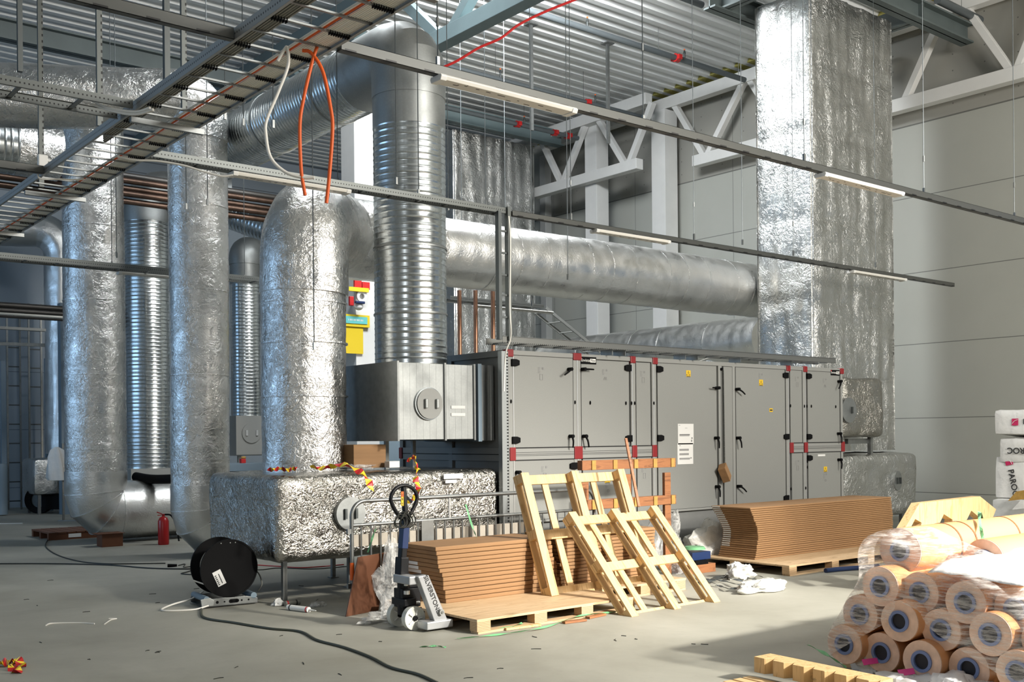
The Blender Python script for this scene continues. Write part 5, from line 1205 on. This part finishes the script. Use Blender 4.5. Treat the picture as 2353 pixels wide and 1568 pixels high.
ribbon([D(935, 1061, 9.4), D(950, 1050, 9.4), D(956, 1052, 9.4)], .05, ['red_bright', 'tape_yellow'], 'knot of red and yellow tape on the thin stand')
crumple('plastic_film', 'clear film lying on top of the foil box', 'plastic film', (5.6, 9.7, 1.27), .28, .15, .035, 'film', 15.3, 30, .7)
# carton on the foil box
t = thing('open_carton', 'brown carton standing on the foil box under the square duct', 'carton', (6.15, 10.0, 1.27))
p, q = PY(813, 1078, 9.7), PY(887, 1078, 9.7); MB().box(p.x, q.x, 9.7, 10.1, 1.28, 1.53).build('box', 'card', t, bev=.004)
p = PY(900, 1072, 9.6); tag(MB().box(p.x - .06, p.x + .07, 9.55, 9.65, 1.28, 1.35).build('white_packet', 'white_plastic', bev=.004), 'small white packet lying beside the carton on the foil box', 'packet')
# sealant tubes and rubbish by the box leg
def tube_obj(lab, x0, y0, x1, y1, r=.026, mat='white_plastic', nozzle=True):
    a, b = G(x0, y0, r), G(x1, y1, r); t = thing('sealant_tube', lab, 'sealant tube', (a + b) / 2 - V((0, 0, r))); d = (b - a).normalized()
    MB().cyl(a, b, r, 18).build('cartridge', mat, t, 40); MB().cyl(a + d * .03, a + d * .045, r * 1.02, 18).build('dark_ring', 'ink', t, 40); MB().cyl(b - d * .03, b - d * .015, r * 1.02, 18).build('red_ring', 'red_bright', t, 40)
    if nozzle: MB().cyl(b, b + d * .09, .011, 10, .004).build('nozzle', 'white_plastic', t, 40)
tube_obj('white sealant tube with a nozzle in front of the foil box leg', 662, 1396, 710, 1402); tube_obj('dull sealant tube behind the foil box leg', 688, 1384, 655, 1388, mat='cable_grey', nozzle=False)
p = G(640, 1392); crumple('crumpled_tissue', 'crumpled white tissue at the foil box leg', 'litter', p, .055, .05, .04, 'bag', 8.1, 20)
p = G(732, 1394); crumple('plastic_film', 'small scrap of clear film right of the sealant tube', 'litter', p, .08, .06, .03, 'film', 9.1, 20)
# little dark scraps scattered on the floor
rnd = random.Random(11)
for k in range(46):
    x, y = rnd.uniform(60, 1650), rnd.uniform(1330, 1560)
    if 780 < x < 1500 and y < 1460: continue
    p = G(x, y, .003); a = rnd.uniform(0, PI); L = rnd.uniform(.010, .04)
    o = MB().tube(smooth_path([p - V((math.cos(a) * L, math.sin(a) * L, 0)), p + V((.01 * rnd.uniform(-1, 1), .01, 0)), p + V((math.cos(a) * L, math.sin(a) * L, 0))], 3), .0028, 4).build('cable_offcut', 'cable_black'); tag(o, 'tiny dark cable offcut lying on the bare floor', 'offcut', 'offcuts scattered on the floor')
# green straps
def strap(pts, lab, w=.016, mat='green_strap'): return ribbon(pts, w, [mat], lab, 'strap', 'strap')
strap([G(1050, 1468, .01), G(1150, 1458, .012), G(1250, 1442, .02), G(1330, 1416, .03), G(1380, 1410, .02), G(1425, 1405, .01)], 'long green strap lying along the front of the near plywood pallet')
strap([G(1095, 1450, .01), G(1170, 1442, .02), G(1200, 1432, .03)], 'short green strap end under the near pallet corner')
strap([G(965, 1487, .004), G(1000, 1485, .012), G(1025, 1488, .004)], 'pale green strap scrap on the floor in front of the truck')
strap([D(845, 1270, 9.0), D(858, 1230, 9.1), D(864, 1214, 9.1)], 'green strap sticking up behind the brown board')
strap([D(1070, 1160, 8.9), D(1085, 1210, 8.8), D(1095, 1235, 8.8)], 'green strap hanging through the barrier bars')
# splinters of wood by the pallet
for (x0, y0, x1, y1, m_, lab) in ((1295, 1431, 1345, 1425, 'redwood', 'splintered reddish board under the near pallet edge'), (1350, 1420, 1388, 1412, 'redwood', 'second reddish board piece by the near pallet edge'), (1160, 1446, 1240, 1436, 'pine_y', 'thin wood strip on the floor before the near pallet')):
    tag(MB().beam(G(x0, y0, .012), G(x1, y1, .012), .05, .018).build('wood_scrap', m_), lab, 'wood scrap')

# ---- fire extinguisher, small box, flat pallet at the rear left
p = G(376, 1252); t = thing('fire_extinguisher', 'red fire extinguisher standing on the floor before the leftmost duct foot', 'fire extinguisher', p)
mb = MB(); mb.tube([p + V((0, 0, 0)), p + V((0, 0, .02)), p + V((0, 0, .36)), p + V((0, 0, .41)), p + V((0, 0, .43))], .08, 24, rf=lambda S, i: (.075, .082, .082, .06, .028)[i]); mb.build('cylinder_body', 'extinguisher', t, 50)
mb = MB(); mb.cyl(p + V((0, 0, .42)), p + V((0, 0, .47)), .022, 12); mb.beam(p + V((-.02, .0, .47)), p + V((-.09, .03, .50)), .02, .015); mb.beam(p + V((-.02, 0, .455)), p + V((-.08, .03, .45)), .02, .012); mb.build('valve_handle', 'extinguisher', t, 40)
mb = MB(); mb.tube(smooth_path([p + V((.02, -.01, .46)), p + RT * .12 + V((0, 0, .44)), p + RT * .20 + V((0, 0, .28)), p + RT * .235 + V((0, 0, .05))]), .013, 8); mb.build('hose', 'black', t, 50)
p = G(250, 1256); t = thing('small_carton', 'small brown carton on the floor in front of the flat dark pallet', 'carton', p)
MB().box(p.x - .13, p.x + .18, p.y - .1, p.y + .15, 0, .20).build('box', 'card_dark', t, bev=.004); MB().box(p.x - .2, p.x + .2, p.y - .13, p.y + .18, .195, .202).build('lid_flap', 'card_dark', t)
a, b = G(112, 1243), G(272, 1234)
t = thing('flat_pallet', 'flat dark pallet lying on the floor at the left with a white tag', 'pallet', ((a + b) / 2))
for y in (0, .45, .9): MB().box(a.x, a.x + 1.3, a.y + y, a.y + y + .09, 0, .10).build('bearer', 'card_dark', t)
for i in range(9): MB().box(a.x + .145 * i, a.x + .145 * i + .13, a.y - .01, a.y + 1.0, .10, .122).build('deck_slat', 'card_dark', t)
p = PY(172, 1228, a.y - .004); MB().box(p.x - .1, p.x + .1, a.y - .006, a.y - .002, .03, .09).build('paper_tag', 'paper', t)
tag(MB().tube(smooth_path([D(312, 1096, 17.0), D(340, 1101, 16.8), D(372, 1102, 16.6), D(420, 1100, 16.4)]), .075, 14).build('black_bolster', 'black', smooth=50), 'black padded roll lying on top of the leftmost duct foot', 'padding')

# ================================================================== ROLL STACK (lower right)
rollR = .130
def tan_roll(lab, x, y, z, L=2.6, r=rollR, top=False, grp='tan rolls in the stack'):
    t = thing('tan_roll', lab, 'roll', (x, y, z - r), grp)
    MB().tube(resample([(x, y, z), (x + L, y, z)], .2), r, 36).build('roll_body', 'roll_side', t, 40)
    mb = MB(); mb.ring((x - .003, y, z), (1, 0, 0), r * .985, .060, .012, 40); mb.build('end_face', 'roll', t, 40)
    mb = MB(); mb.ring((x - .006, y, z), (1, 0, 0), .068, .049, .03, 32); mb.build('core_ring', 'core_blue', t, 40)
    MB().cyl((x + .004, y, z), (x - .004, y, z), .05, 24).build('core_hole', 'core_dark', t)
    if top:
        for dx in (.52, .72, 1.35, 2.0): mb = MB(); mb.ring((x + dx, y, z), (1, 0, 0), r + .003, r - .01, .018, 40); mb.build('strap_band', 'roll_band', t, 40)
    return t
rows = [(.135, 3.98, 6), (.372, 3.95, 6), (.605, 3.86, 5)]
centers = {0: [(1942, 1481), (2027, 1500), (2120, 1520), (2228, 1537), (2340, 1545)], 1: [(1978, 1412), (2068, 1428), (2164, 1448), (2277, 1458), (2400, 1475)], 2: [(2024, 1348), (2115, 1362), (2220, 1385), (2335, 1400)], -1: [(1925, 1560), (2010, 1580)]}
dist = {0: 7.05, 1: 7.05, 2: 7.05}
names = {0: 'bottom layer', 1: 'middle layer', 2: 'upper layer'}
ordn = ['left end', 'second from the left', 'third from the left', 'fourth from the left', 'fifth from the left']
rz0 = {0: .27, 1: .50, 2: .73}
for lay in (0, 1, 2):
    for i, (x, y) in enumerate(centers[lay]):
        # the end faces stand in a plane across the stack
        r_ = ray(x, y); dd = (rz0[lay] - .07 - CAM_H) / r_.z; q = ORG + r_ * dd
        xx = 6.12 + (.05 if (i + lay) % 2 else -.03) + (.06 if lay == 2 else 0); q = ORG + r_ * (xx / r_.x)
        tan_roll('tan roll with a blue core in the wrapped stack, %s, %s' % (names[lay], ordn[i]), xx, q.y, q.z)
q0 = PX(1942, 1481, 6.12)
for i, xx in enumerate((6.3, 7.4, 8.4)): tag(MB().box(xx, xx + .1, q0.y - 1.5, q0.y + .14, 0, q0.z - rollR).build('bearer_timber', 'pine_y'), ('front', 'middle', 'rear')[i] + ' timber bearer under the stack of tan rolls', 'timber')
r_ = ray(2070, 1266); q = ORG + r_ * (6.35 / r_.x); tan_roll('single long tan roll lying on top of the stack', 6.35, q.y, q.z, 3.6, .150, True)
tan_roll('tan roll lying right behind the single top roll', 6.75, q.y - .36, q.z - .06, 3.0, .135)
SYL = q0.y + .2
# stretch film wrapped around the end of the stack
q1 = PX(1978, 1412, 6.1); q2 = PX(2024, 1348, 6.15)
e = rollR + .012; mb = MB(); vs = []
prof2 = [(q0.y + e * .7, max(.03, q0.z - e * .7)), (q0.y + e, q0.z), (q0.y + e * .7, q0.z + e * .75), (q1.y + e, q1.z), (q1.y + e * .7, q1.z + e * .75), (q2.y + e, q2.z), (q2.y + e * .7, q2.z + e * .8),
         (q.y + .162, q.z + .02), (q.y + .10, q.z + .14), (q.y - .06, q.z + .162), (q.y - .2, q.z + .08), (q2.y - .75, q2.z + .15), (q0.y - 1.35, q0.z + .4), (q0.y - 1.42, .05)]
yc, zc = q0.y - .5, .48; n = len(prof2)
for f, xx in ((1.0, 6.62), (1.005, 6.42), (1.003, 6.22), (.97, 6.03), (.80, 5.99), (.45, 5.995), (.15, 5.99)):
    for (a_, b_) in prof2: vs.append((xx + .012 * noise.noise(V((a_ * 6, b_ * 6, xx))), yc + (a_ - yc) * f, max(.01, zc + (b_ - zc) * f)))
fs = []
for j in range(6):
    for i in range(n - 1): fs.append((j * n + i, j * n + i + 1, (j + 1) * n + i + 1, (j + 1) * n + i))
mb.add(vs, fs); o = mb.build('stretch_film', 'stretch', smooth=60); md = o.modifiers.new('sub', 'SUBSURF'); md.levels = md.render_levels = 2
tag(o, 'clear stretch film wrapped around the left end of the roll stack', 'plastic film')
# white sheet thrown over the stack
def drape(name, lab, cat, p00, u, v, nu, nv, hfun, mat, th=.003):
    mb = MB(); vs = []
    for j in range(nv + 1):
        for i in range(nu + 1):
            a_, b_ = i / nu, j / nv; p_ = V(p00) + V(u) * a_ + V(v) * b_; vs.append(p_ + V((0, 0, hfun(p_, a_, b_))))
    mb.add(vs, [(j * (nu + 1) + i, j * (nu + 1) + i + 1, (j + 1) * (nu + 1) + i + 1, (j + 1) * (nu + 1) + i) for j in range(nv) for i in range(nu)])
    o = mb.build(name, mat, smooth=60); md = o.modifiers.new('solid', 'SOLIDIFY'); md.thickness = th; tag(o, lab, cat); return o
pw = [PX(x, y, xx) for x, y, xx in ((2115, 1310, 6.6), (2150, 1358, 6.25), (2215, 1385, 6.2), (2300, 1340, 6.25), (2345, 1330, 6.4), (2290, 1308, 6.9))]
wsx = q0.y - .05
def hsheet(p_, a_, b_):
    return .02 * noise.noise(p_ * 6) + .015 * noise.noise(p_ * 14) - .5 * max(0, .10 - a_) - (.06 * (b_ - .5) ** 2)
w0 = PX(2150, 1370, 6.10)
drape('white_sheet', 'white plastic sheet lying over the right part of the roll stack', 'sheet', (6.08, w0.y + .04, .80), (1.7, 0, .06), (0, -.60, -.03), 34, 20, hsheet, 'pl_white')
# plastics and sacks in front of the stack
for x, y, z_, sx, sy, sz, m_, sd, lab in ((2010, 1518, .0, .12, .10, .09, 'bag', 1.0, 'crumpled white plastic with magenta print before the roll stack'),
                                        (2090, 1560, .0, .22, .16, .07, 'pl_white', 2.0, 'heap of white sheet at the lower right edge, left part'),
                                        (2215, 1575, .0, .24, .16, .08, 'pl_white', 4.0, 'heap of white sheet at the lower right edge, right part')):
    p = G(x, y + 30, 0); crumple('crumpled_sheet', lab, 'sheet', p, sx, sy, sz, m_, sd, 36, .6)
for k, (x, y) in enumerate(((1985, 1530), (2040, 1518), (2068, 1555))): p = G(x, y, .10); mb = MB(); mb.prism([p, p + V((.09, -.05, .01)), p + V((.12, -.02, .035)), p + V((.02, .03, .03))], (0, 0, .002)); tag(mb.build('magenta_scrap', 'pink'), ('left', 'upper', 'right')[k] + ' magenta scrap showing in the crumpled white plastic', 'scrap')
strap([G(1857, 1482, .20), G(1900, 1505, .16), G(1945, 1535, .08)], 'pale green strap sticking out left of the roll stack', .022)
q = PX(2070, 1266, 6.35)
strap([V((7.9, q.y + .22, .86)), V((7.6, q.y + .10, 1.00)), V((7.35, q.y - .02, 1.01)), V((7.1, q.y - .16, .93)), V((7.0, q.y - .24, .80))], 'green strap over the single top roll, nearer its end', .02)
strap([V((9.2, q.y + .2, .88)), V((8.9, q.y + .06, 1.0)), V((8.6, q.y - .06, 1.0)), V((8.35, q.y - .18, .92)), V((8.2, q.y - .26, .8))], 'green strap over the single top roll, farther along', .02)
# notched timber at the lower edge
a, b = G(1733, 1566, 0), G(2015, 1632, 0)
t = thing('notched_timber', 'notched pale timber bearer lying on slats at the lower edge', 'timber', a)
dn_ = (b - a).normalized(); nn_ = V((-dn_.y, dn_.x, 0)); L = (b - a).length; mb = MB(); poly = []
k = 0; s = 0.0; base = .06; 
front = [(0, 0)]
while s < L:
    front += [(s + .005, 0), (s + .085, 0), (s + .12, .065), (s + .155, .0)]; s += .155
poly = [a + dn_ * u_ - nn_ * (0 - w_) + V((0, 0, base)) for u_, w_ in front] + [a + dn_ * L + nn_ * .16 + V((0, 0, base)), a + nn_ * .16 + V((0, 0, base))]
mb.prism(poly, (0, 0, .10)); mb.build('notched_beam', 'pine', t, bev=.002)
for i in range(4): o_ = a - nn_ * (.02 + .09 * i) + dn_ * (-.02 + .0 * i); mb = MB(); mb.prism([o_ + V((0, 0, .01)), o_ + dn_ * (L + .1) + V((0, 0, .01)), o_ + dn_ * (L + .1) - nn_ * .07 + V((0, 0, .01)), o_ - nn_ * .07 + V((0, 0, .01))], (0, 0, .025)); mb.build('floor_slat', 'pine_y', t, bev=.002)
# white pallet leaning behind the roll stack
WPY = 5.6
c0 = [PY(x, y, WPY) for x, y in ((2073, 1222), (2115, 1158), (2230, 1143), (2287, 1168), (2270, 1205))]
t = thing('pale_pallet', 'pale pallet end with cut openings tilted behind the roll stack', 'pallet', (c0[0].x + .7, WPY, 0))
P5 = [PY(x, y, WPY) for x, y in ((2066, 1238), (2113, 1157), (2252, 1141), (2289, 1171), (2262, 1238), (2246, 1238), (2255, 1193), (2232, 1174), (2200, 1238), (2186, 1238), (2189, 1195), (2169, 1182), (2143, 1238), (2110, 1238), (2118, 1202), (2103, 1193), (2080, 1238))]
MB().prism(P5, (0, .09, 0)).build('notched_side_board', 'pine', t)
mb = MB(); mb.box(c0[0].x + .1, c0[0].x + 1.3, WPY - .2, WPY + .2, 0, .45); mb.build('timber_base', 'pine_y', t)

# ================================================================== SACKS AT THE RIGHT EDGE
def sack(lab, x, y, z, sx, sy, sz, rz, ry, seed, txt=None, txtrot=0, logo=True, size=.12):
    t = thing('insulation_sack', lab, 'sack', (x, y, z)); mb = MB(); puffy_box(mb, x - sx / 2, x + sx / 2, y - sy / 2, y + sy / 2, z, z + sz, .035, .014, seed, .06); bd = mb.build('sack_body', 'bag', t, 60)
    if txt:
        c = V((x - sx / 2 - .016, y, z + sz * .5)); yd = V((0, -1, 0)); up = V((0, 0, 1)); a_ = math.radians(txtrot); xd = yd * math.cos(a_) + up * math.sin(a_); ud = up * math.cos(a_) - yd * math.sin(a_)
        text(txt, 'sack_lettering', t, c + xd * .08, xd, ud, size, 'ink', .001, bold=True)
        if logo:
            lcx = c - xd * (size * 1.95); MB().prism([lcx + xd * s + ud * q_ for s, q_ in ((-size * .42, -size * .45), (size * .42, -size * .45), (size * .42, size * .45), (-size * .42, size * .45))], (.002, 0, 0)).build('sack_logo', 'crimson', t)
            MB().tube(smooth_path([lcx - V((.002, 0, 0)) + xd * (-size * .36) + ud * (-size * .2), lcx - V((.002, 0, 0)) + xd * (-size * .05) + ud * (size * .15), lcx - V((.002, 0, 0)) + xd * (size * .36) + ud * (size * .3)], 5), size * .03, 5).build('logo_line', 'paper', t)
    t.rotation_euler = (0, ry, rz); return t
SXX = 15.2
def sp_(x, y): return PX(x, y, SXX)
a = sp_(2348, 1000); sack('white insulation sack on top of the pile at the right edge', SXX + .45, a.y - .12, a.z - .02, .9, 1.05, .36, .0, .06, 1.5, 'PAROC', 0, True, .11)
a = sp_(2348, 1055); sack('white insulation sack under the topmost one, its print upside down', SXX + .45, a.y - .05, a.z - .06, .8, .8, .36, 0, 0, 2.5, 'PAROC', 180, False, .12)
a = sp_(2322, 1140); sack('white insulation sack standing tilted, its print running downwards', SXX + .35, a.y, a.z - .06, .6, .52, .62, 0, .05, 3.5, 'PAROC', -78, True, .12)
a = sp_(2330, 1195); sack('lowest white insulation sack at the right edge with torn folds', SXX + .45, a.y - .05, 0, .9, .75, .62, 0, 0, 4.5, 'PAROC', 180, True, .10)
for k, (x, y) in enumerate(((2335, 1130), (2345, 1150))):
    p = PX(x, y, SXX - .15); mb = MB(); mb.prism([p, p + V((.02, -.4, .08)), p + V((.02, -.42, -.06)), p + V((0, .12, -.14))], (.004, 0, 0)); o = mb.build('torn_sheet', 'bag' if k else 'endgrain'); tag(o, ('ochre', 'white')[k] + ' torn packaging flap between the sacks', 'packaging')

# ================================================================== LITTER BETWEEN THE STACKS
for x, y, zz, sx, sy, sz, m_, sd, lab in ((1640, 1245, 0, .55, .30, .30, 'litter', 1.2, 'grey white sheet bundled in front of the machine base'), (1530, 1235, 0, .24, .3, .42, 'film', 2.2, 'clear plastic bag standing behind the leaning pallets'),
                                       (1555, 1302, 0, .18, .12, .16, 'film', 3.2, 'clear plastic bag with dark print behind the right leaning pallet'), (1700, 1315, 0, .16, .12, .10, 'litter', 4.2, 'crumpled grey film by the far pallet corner'),
                                       (1748, 1343, 0, .30, .14, .07, 'litter', 5.2, 'crumpled pale film spread on the floor before the far pallet')):
    crumple('crumpled_sheet', lab, 'sheet', G(x, y + 15, 0) if y > 1300 else V((PY(x, y, 8.7).x, 8.7, 0)), sx * (1 if y > 1300 else .8), sy * (1 if y > 1300 else .6), sz, m_, sd, 40, .5, fine=1.4)
for k in range(5):
    pts = [G(1600 + 30 * j + rnd.uniform(-14, 14), 1325 + 8 * math.sin(j * 1.3 + k) + k * 5, .02 + .02 * (j % 2)) for j in range(6)]
    ribbon(pts, .02, ['steel_dark'], 'dark strap in the tangle beside the far pallet, strand %s' % ('one', 'two', 'three', 'four', 'five')[k], 'strap', 'strap')
t = thing('tool_crate', 'low wooden crate with green lid and blue packet behind the right leaning pallet', 'crate', G(1610, 1318))
p = G(1612, 1318); MB().box(p.x - .2, p.x + .25, p.y, p.y + .3, 0, .10).build('crate_body', 'redwood', t, bev=.003); MB().box(p.x - .12, p.x + .2, p.y + .03, p.y + .24, .15, .24).build('blue_packet', 'blue_wrap', t, bev=.004); MB().box(p.x - .1, p.x + .12, p.y - .0, p.y + .1, .10, .15).build('crate_insert', 'black', t)
mb = MB(); mb.cyl((p.x + .02, p.y + .12, .27), (p.x + .02, p.y + .12, .30), .13, 24, .11); mb.build('green_lid', 'green_strap', t, 40)
a, b = G(1897, 1312, .025), G(2018, 1302, .025); tag(MB().tube(smooth_path([a, a.lerp(b, .3) + V((0, .02, 0)), b]), .028, 12).build('blue_hose', 'blue_wrap', smooth=50), 'blue wrapped hose lying before the far plywood pallet', 'hose')
# ================================================================== REAR LEFT AREA
def bk(x, y, d): return D(x, y, d)
# foil duct coming from the left edge and turning down
P = arc_path([D(-300, 515, 22.4), D(143, 530, 23.6), D(143, 530, 23.6) + V((0, 0, -5.0))], .55, nseg=8)
t = thing('insulated_duct', 'rear foil duct turning down at the far left behind the leftmost riser', 'duct', (P[-1].x, P[-1].y, P[-1].z))
mb = MB(); foil_tube(mb, P, .38, dn=.02, seed=17); mb.build('run', 'foil_smooth', t, 60)
p = P[-1]; t = thing('insulated_box_duct', 'pale wrapped box duct low at the far left behind the hanging bag', 'duct box', (p.x, p.y, .5))
mb = MB(); puffy_box(mb, p.x - .75, p.x + .5, p.y - .4, p.y + .6, .42, 1.22, .09, .02, 44, .09); mb.build('foil_jacket', 'foil_riser', t, 60)
for dx, dy in ((-.62, -.3), (.4, -.3), (-.62, .5), (.4, .5)): MB().box(p.x + dx - .03, p.x + dx + .03, p.y + dy - .03, p.y + dy + .03, 0, .6).build('leg', 'steel', t)
# trestle with a hanging white bag
a = D(140, 1175, 23); b_ = G(146, 1198)
t = thing('trestle', 'zinc trestle leg standing on the floor under the white hanging bag', 'stand', b_)
MB().beam(b_, b_ + V((0, 0, 1.55)), .04, .04).build('post', 'steel', t); MB().beam(b_ + V((.02, 0, .55)), b_ + RT * .3 + V((0, 0, .02)), .04, .03).build('brace', 'ahu_frame', t); MB().beam(b_ - RT * .1 + V((0, 0, .01)), b_ + RT * .32 + V((0, 0, .01)), .05, .02).build('foot', 'steel', t)
c = b_ + V((0, 0, .98)) - RT * .06 - FW * .14
mb = MB(); vs = []; n = 20; lay = [(0.50, .03), (.44, .12), (.30, .17), (.1, .19), (-.10, .21), (-.16, .17), (-.17, .0)]
for h_, r_ in lay:
    for k in range(n): th = 2 * PI * k / n; rr = r_ * (1 + .22 * math.sin(th * 5 + h_ * 4)); vs.append(c + RT * (rr * math.cos(th)) + FW * (rr * .4 * math.sin(th)) + V((0, 0, h_)))
fs = [(j * n + k, j * n + (k + 1) % n, (j + 1) * n + (k + 1) % n, (j + 1) * n + k) for j in range(len(lay) - 1) for k in range(n)]
mb.add(vs, fs); tag(mb.build('plastic_bag', 'bag', smooth=60), 'white plastic bag hanging at the far left by the duct corner', 'bag')
# wheels / trolley below
p = G(92, 1180, 0); t = thing('trolley', 'dark trolley with a round tyre under the pale box duct', 'trolley', p)
mb = MB(); mb.ring(p + V((0, 0, .3)), FW, .30, .17, .2, 30); mb.build('tyre', 'black', t, 50); mb = MB(); mb.ring(p + V((0, 0, .3)), FW, .18, .0, .1, 24); mb.build('wheel_rim', 'steel_dark', t, 50)
mb = MB(); mb.beam(p + RT * .1 + V((0, 0, .26)), p + RT * 1.1 + V((0, 0, .26)), .3, .34); mb.build('trolley_body', 'black', t)
# wall ladders and pipes on the rear wall
def wl(px, d, z0, z1, lab, wid=.28):
    p = D(px, 1000, d); t = thing('upright_cable_ladder', lab, 'cable ladder', (p.x, p.y, z0))
    for s in (0, 1): MB().beam(V((p.x + wid * s, p.y, z0)), V((p.x + wid * s, p.y, z1)), .04, .04).build('side_rail', 'steel', t)
    z = z0 + .2
    while z < z1: MB().beam(V((p.x, p.y, z)), V((p.x + wid, p.y, z)), .03, .03).build('rung', 'steel_dark', t); z += .45
wl(18, 24.6, 0, 4.6, 'upright cable ladder standing against the rear wall at the far left'); wl(68, 25.2, 0, 4.9, 'upright cable ladder on the rear wall left of the leftmost riser')
for px, d, w_, z1, lab in ((8, 23.5, .10, 3.4, 'thin upright pipe at the left edge'), (112, 24.2, .14, 3.5, 'pale square post before the rear wall'), (150, 23, .22, 4.6, 'dark upright channel beside the leftmost riser')):
    p = D(px, 1000, d); tag(MB().box(p.x - w_ / 2, p.x + w_ / 2, p.y - w_ / 2, p.y + w_ / 2, 0, z1).build('wall_post', 'bluegrey'), lab, 'post')
a, b_ = D(-10, 790, 23), D(130, 795, 23.6); tag(MB().beam(a, V((b_.x, b_.y, a.z)), .06, .07).build('cross_rail', 'steel'), 'horizontal steel rail hung before the rear wall', 'rail')
for y_, lab in ((735, 'white cable duct under the low pipe bundle at the left'),): a = D(-200, y_ + 8, 18.6); b_ = D(150, y_ + 8, 19); tag(MB().beam(a, V((b_.x, a.y, a.z)), .12, .05).build('cable_duct', 'ahu_frame'), lab, 'cable duct')
tag(MB().cyl(G(4, 1183, .02), G(4, 1183, .02) + V((0, 0, 1.1)), .12, 14).build('white_tube', 'bluegrey', smooth=40), 'pale tube standing upright at the left edge', 'tube')
a = G(-5, 1204, .006); tag(MB().beam(a, G(52, 1203, .006), .06, .01).build('floor_strip', 'paper'), 'white strip lying on the floor at the far left', 'strip')
# safety station on the white column
CXX, CYY = 9.62, 16.1; f = CYY - .26
def cp(x, y): return PY(x, y, f)
t = thing('safety_station', 'yellow and red safety station fixed on the white column', 'safety station', (CXX, f, 2.6))
a, b_ = cp(796, 812), cp(834, 730); MB().box(a.x - .12, b_.x, f, f + .03, a.z, b_.z).build('yellow_board', 'tape_yellow', t)
a, b_ = cp(796, 750), cp(848, 726); MB().box(a.x - .12, b_.x, f - .02, f + .02, a.z, b_.z).build('header_board', 'tape_yellow', t)
a, b_ = cp(796, 743), cp(842, 730); MB().box(a.x - .1, b_.x, f - .03, f - .018, a.z, b_.z).build('cyan_sign', 'cyan', t)
mb = MB()
for i in range(9): mb.box(b_.x - .10 - i * .035, b_.x - .085 - i * .035 + (.01 if i % 2 else 0), f - .032, f - .029, (a.z + b_.z) / 2 - .015, (a.z + b_.z) / 2 + .015)
mb.build('sign_print', 'paper', t)
a, b_ = cp(812, 662), cp(828, 646); MB().box(a.x, b_.x, f - .05, f, a.z, b_.z).build('red_cabinet', 'red_bright', t, bev=.005)
a, b_ = cp(829, 666), cp(846, 650); MB().box(a.x, b_.x, f - .06, f, a.z, b_.z).build('red_cabinet', 'red_bright', t, bev=.005)
a, b_ = cp(796, 669), cp(843, 664); MB().box(a.x - .1, b_.x, f - .07, f, a.z, b_.z).build('yellow_shelf', 'tape_yellow', t)
c = cp(817, 706); MB().sphere((c.x, f - .1, c.z), .085, 16, (1, .8, .8)).build('white_helmet', 'white_plastic', t, 60); MB().box(c.x - .1, c.x + .08, f - .19, f - .13, c.z + .04, c.z + .085).build('blue_goggles', 'blue_wrap', t, bev=.01)
c = cp(829, 682); MB().ring((c.x, f - .03, c.z), (0, 1, 0), .10, .05, .03, 24).build('cable_ring', 'paper', t, 40)
c = cp(806, 690); MB().box(c.x - .05, c.x + .03, f - .06, f, c.z - .1, c.z + .06).build('red_bottle', 'red_bright', t, bev=.01)
# pale lit stuff low behind the ducts
a = G(560, 1120, 0); p = D(565, 1060, 19.5); t = thing('white_bench', 'white work bench seen through the gap below the slim riser', 'bench', (p.x, p.y, 0))
MB().box(p.x - .6, p.x + .7, p.y - .3, p.y + .4, 1.02, 1.16).build('bench_top', 'bluegrey', t, bev=.004); MB().box(p.x - .55, p.x + .65, p.y - .25, p.y + .35, 0, 1.02).build('bench_body', 'white', t)
p2 = D(575, 1063, 19.1); t = thing('red_pot', 'small red pot with a pale rag on the white bench', 'pot', (p2.x, p.y - .1, 1.16)); MB().box(p2.x - .04, p2.x + .05, p.y - .14, p.y - .05, 1.16, 1.24).build('pot_body', 'red_bright', t, bev=.006); MB().sphere((p2.x + .02, p.y - .1, 1.26), .04, 10, (1.3, 1, .7)).build('rag', 'endgrain', t, 50)
p = D(357, 1090, 21.5); tag(MB().box(p.x - .9, p.x + 1.2, p.y, p.y + .06, 0, 1.05).build('white_screen', 'white', bev=.004), 'white panelled screen below the bare spiral riser at the left', 'screen')
p = D(858, 900, 20.5); tag(MB().box(p.x - .15, p.x + 1.0, p.y, p.y + .5, 0, 3.0).build('grey_cabinet', 'bluegrey', bev=.006), 'blue grey cabinet behind the bare spiral riser', 'cabinet')
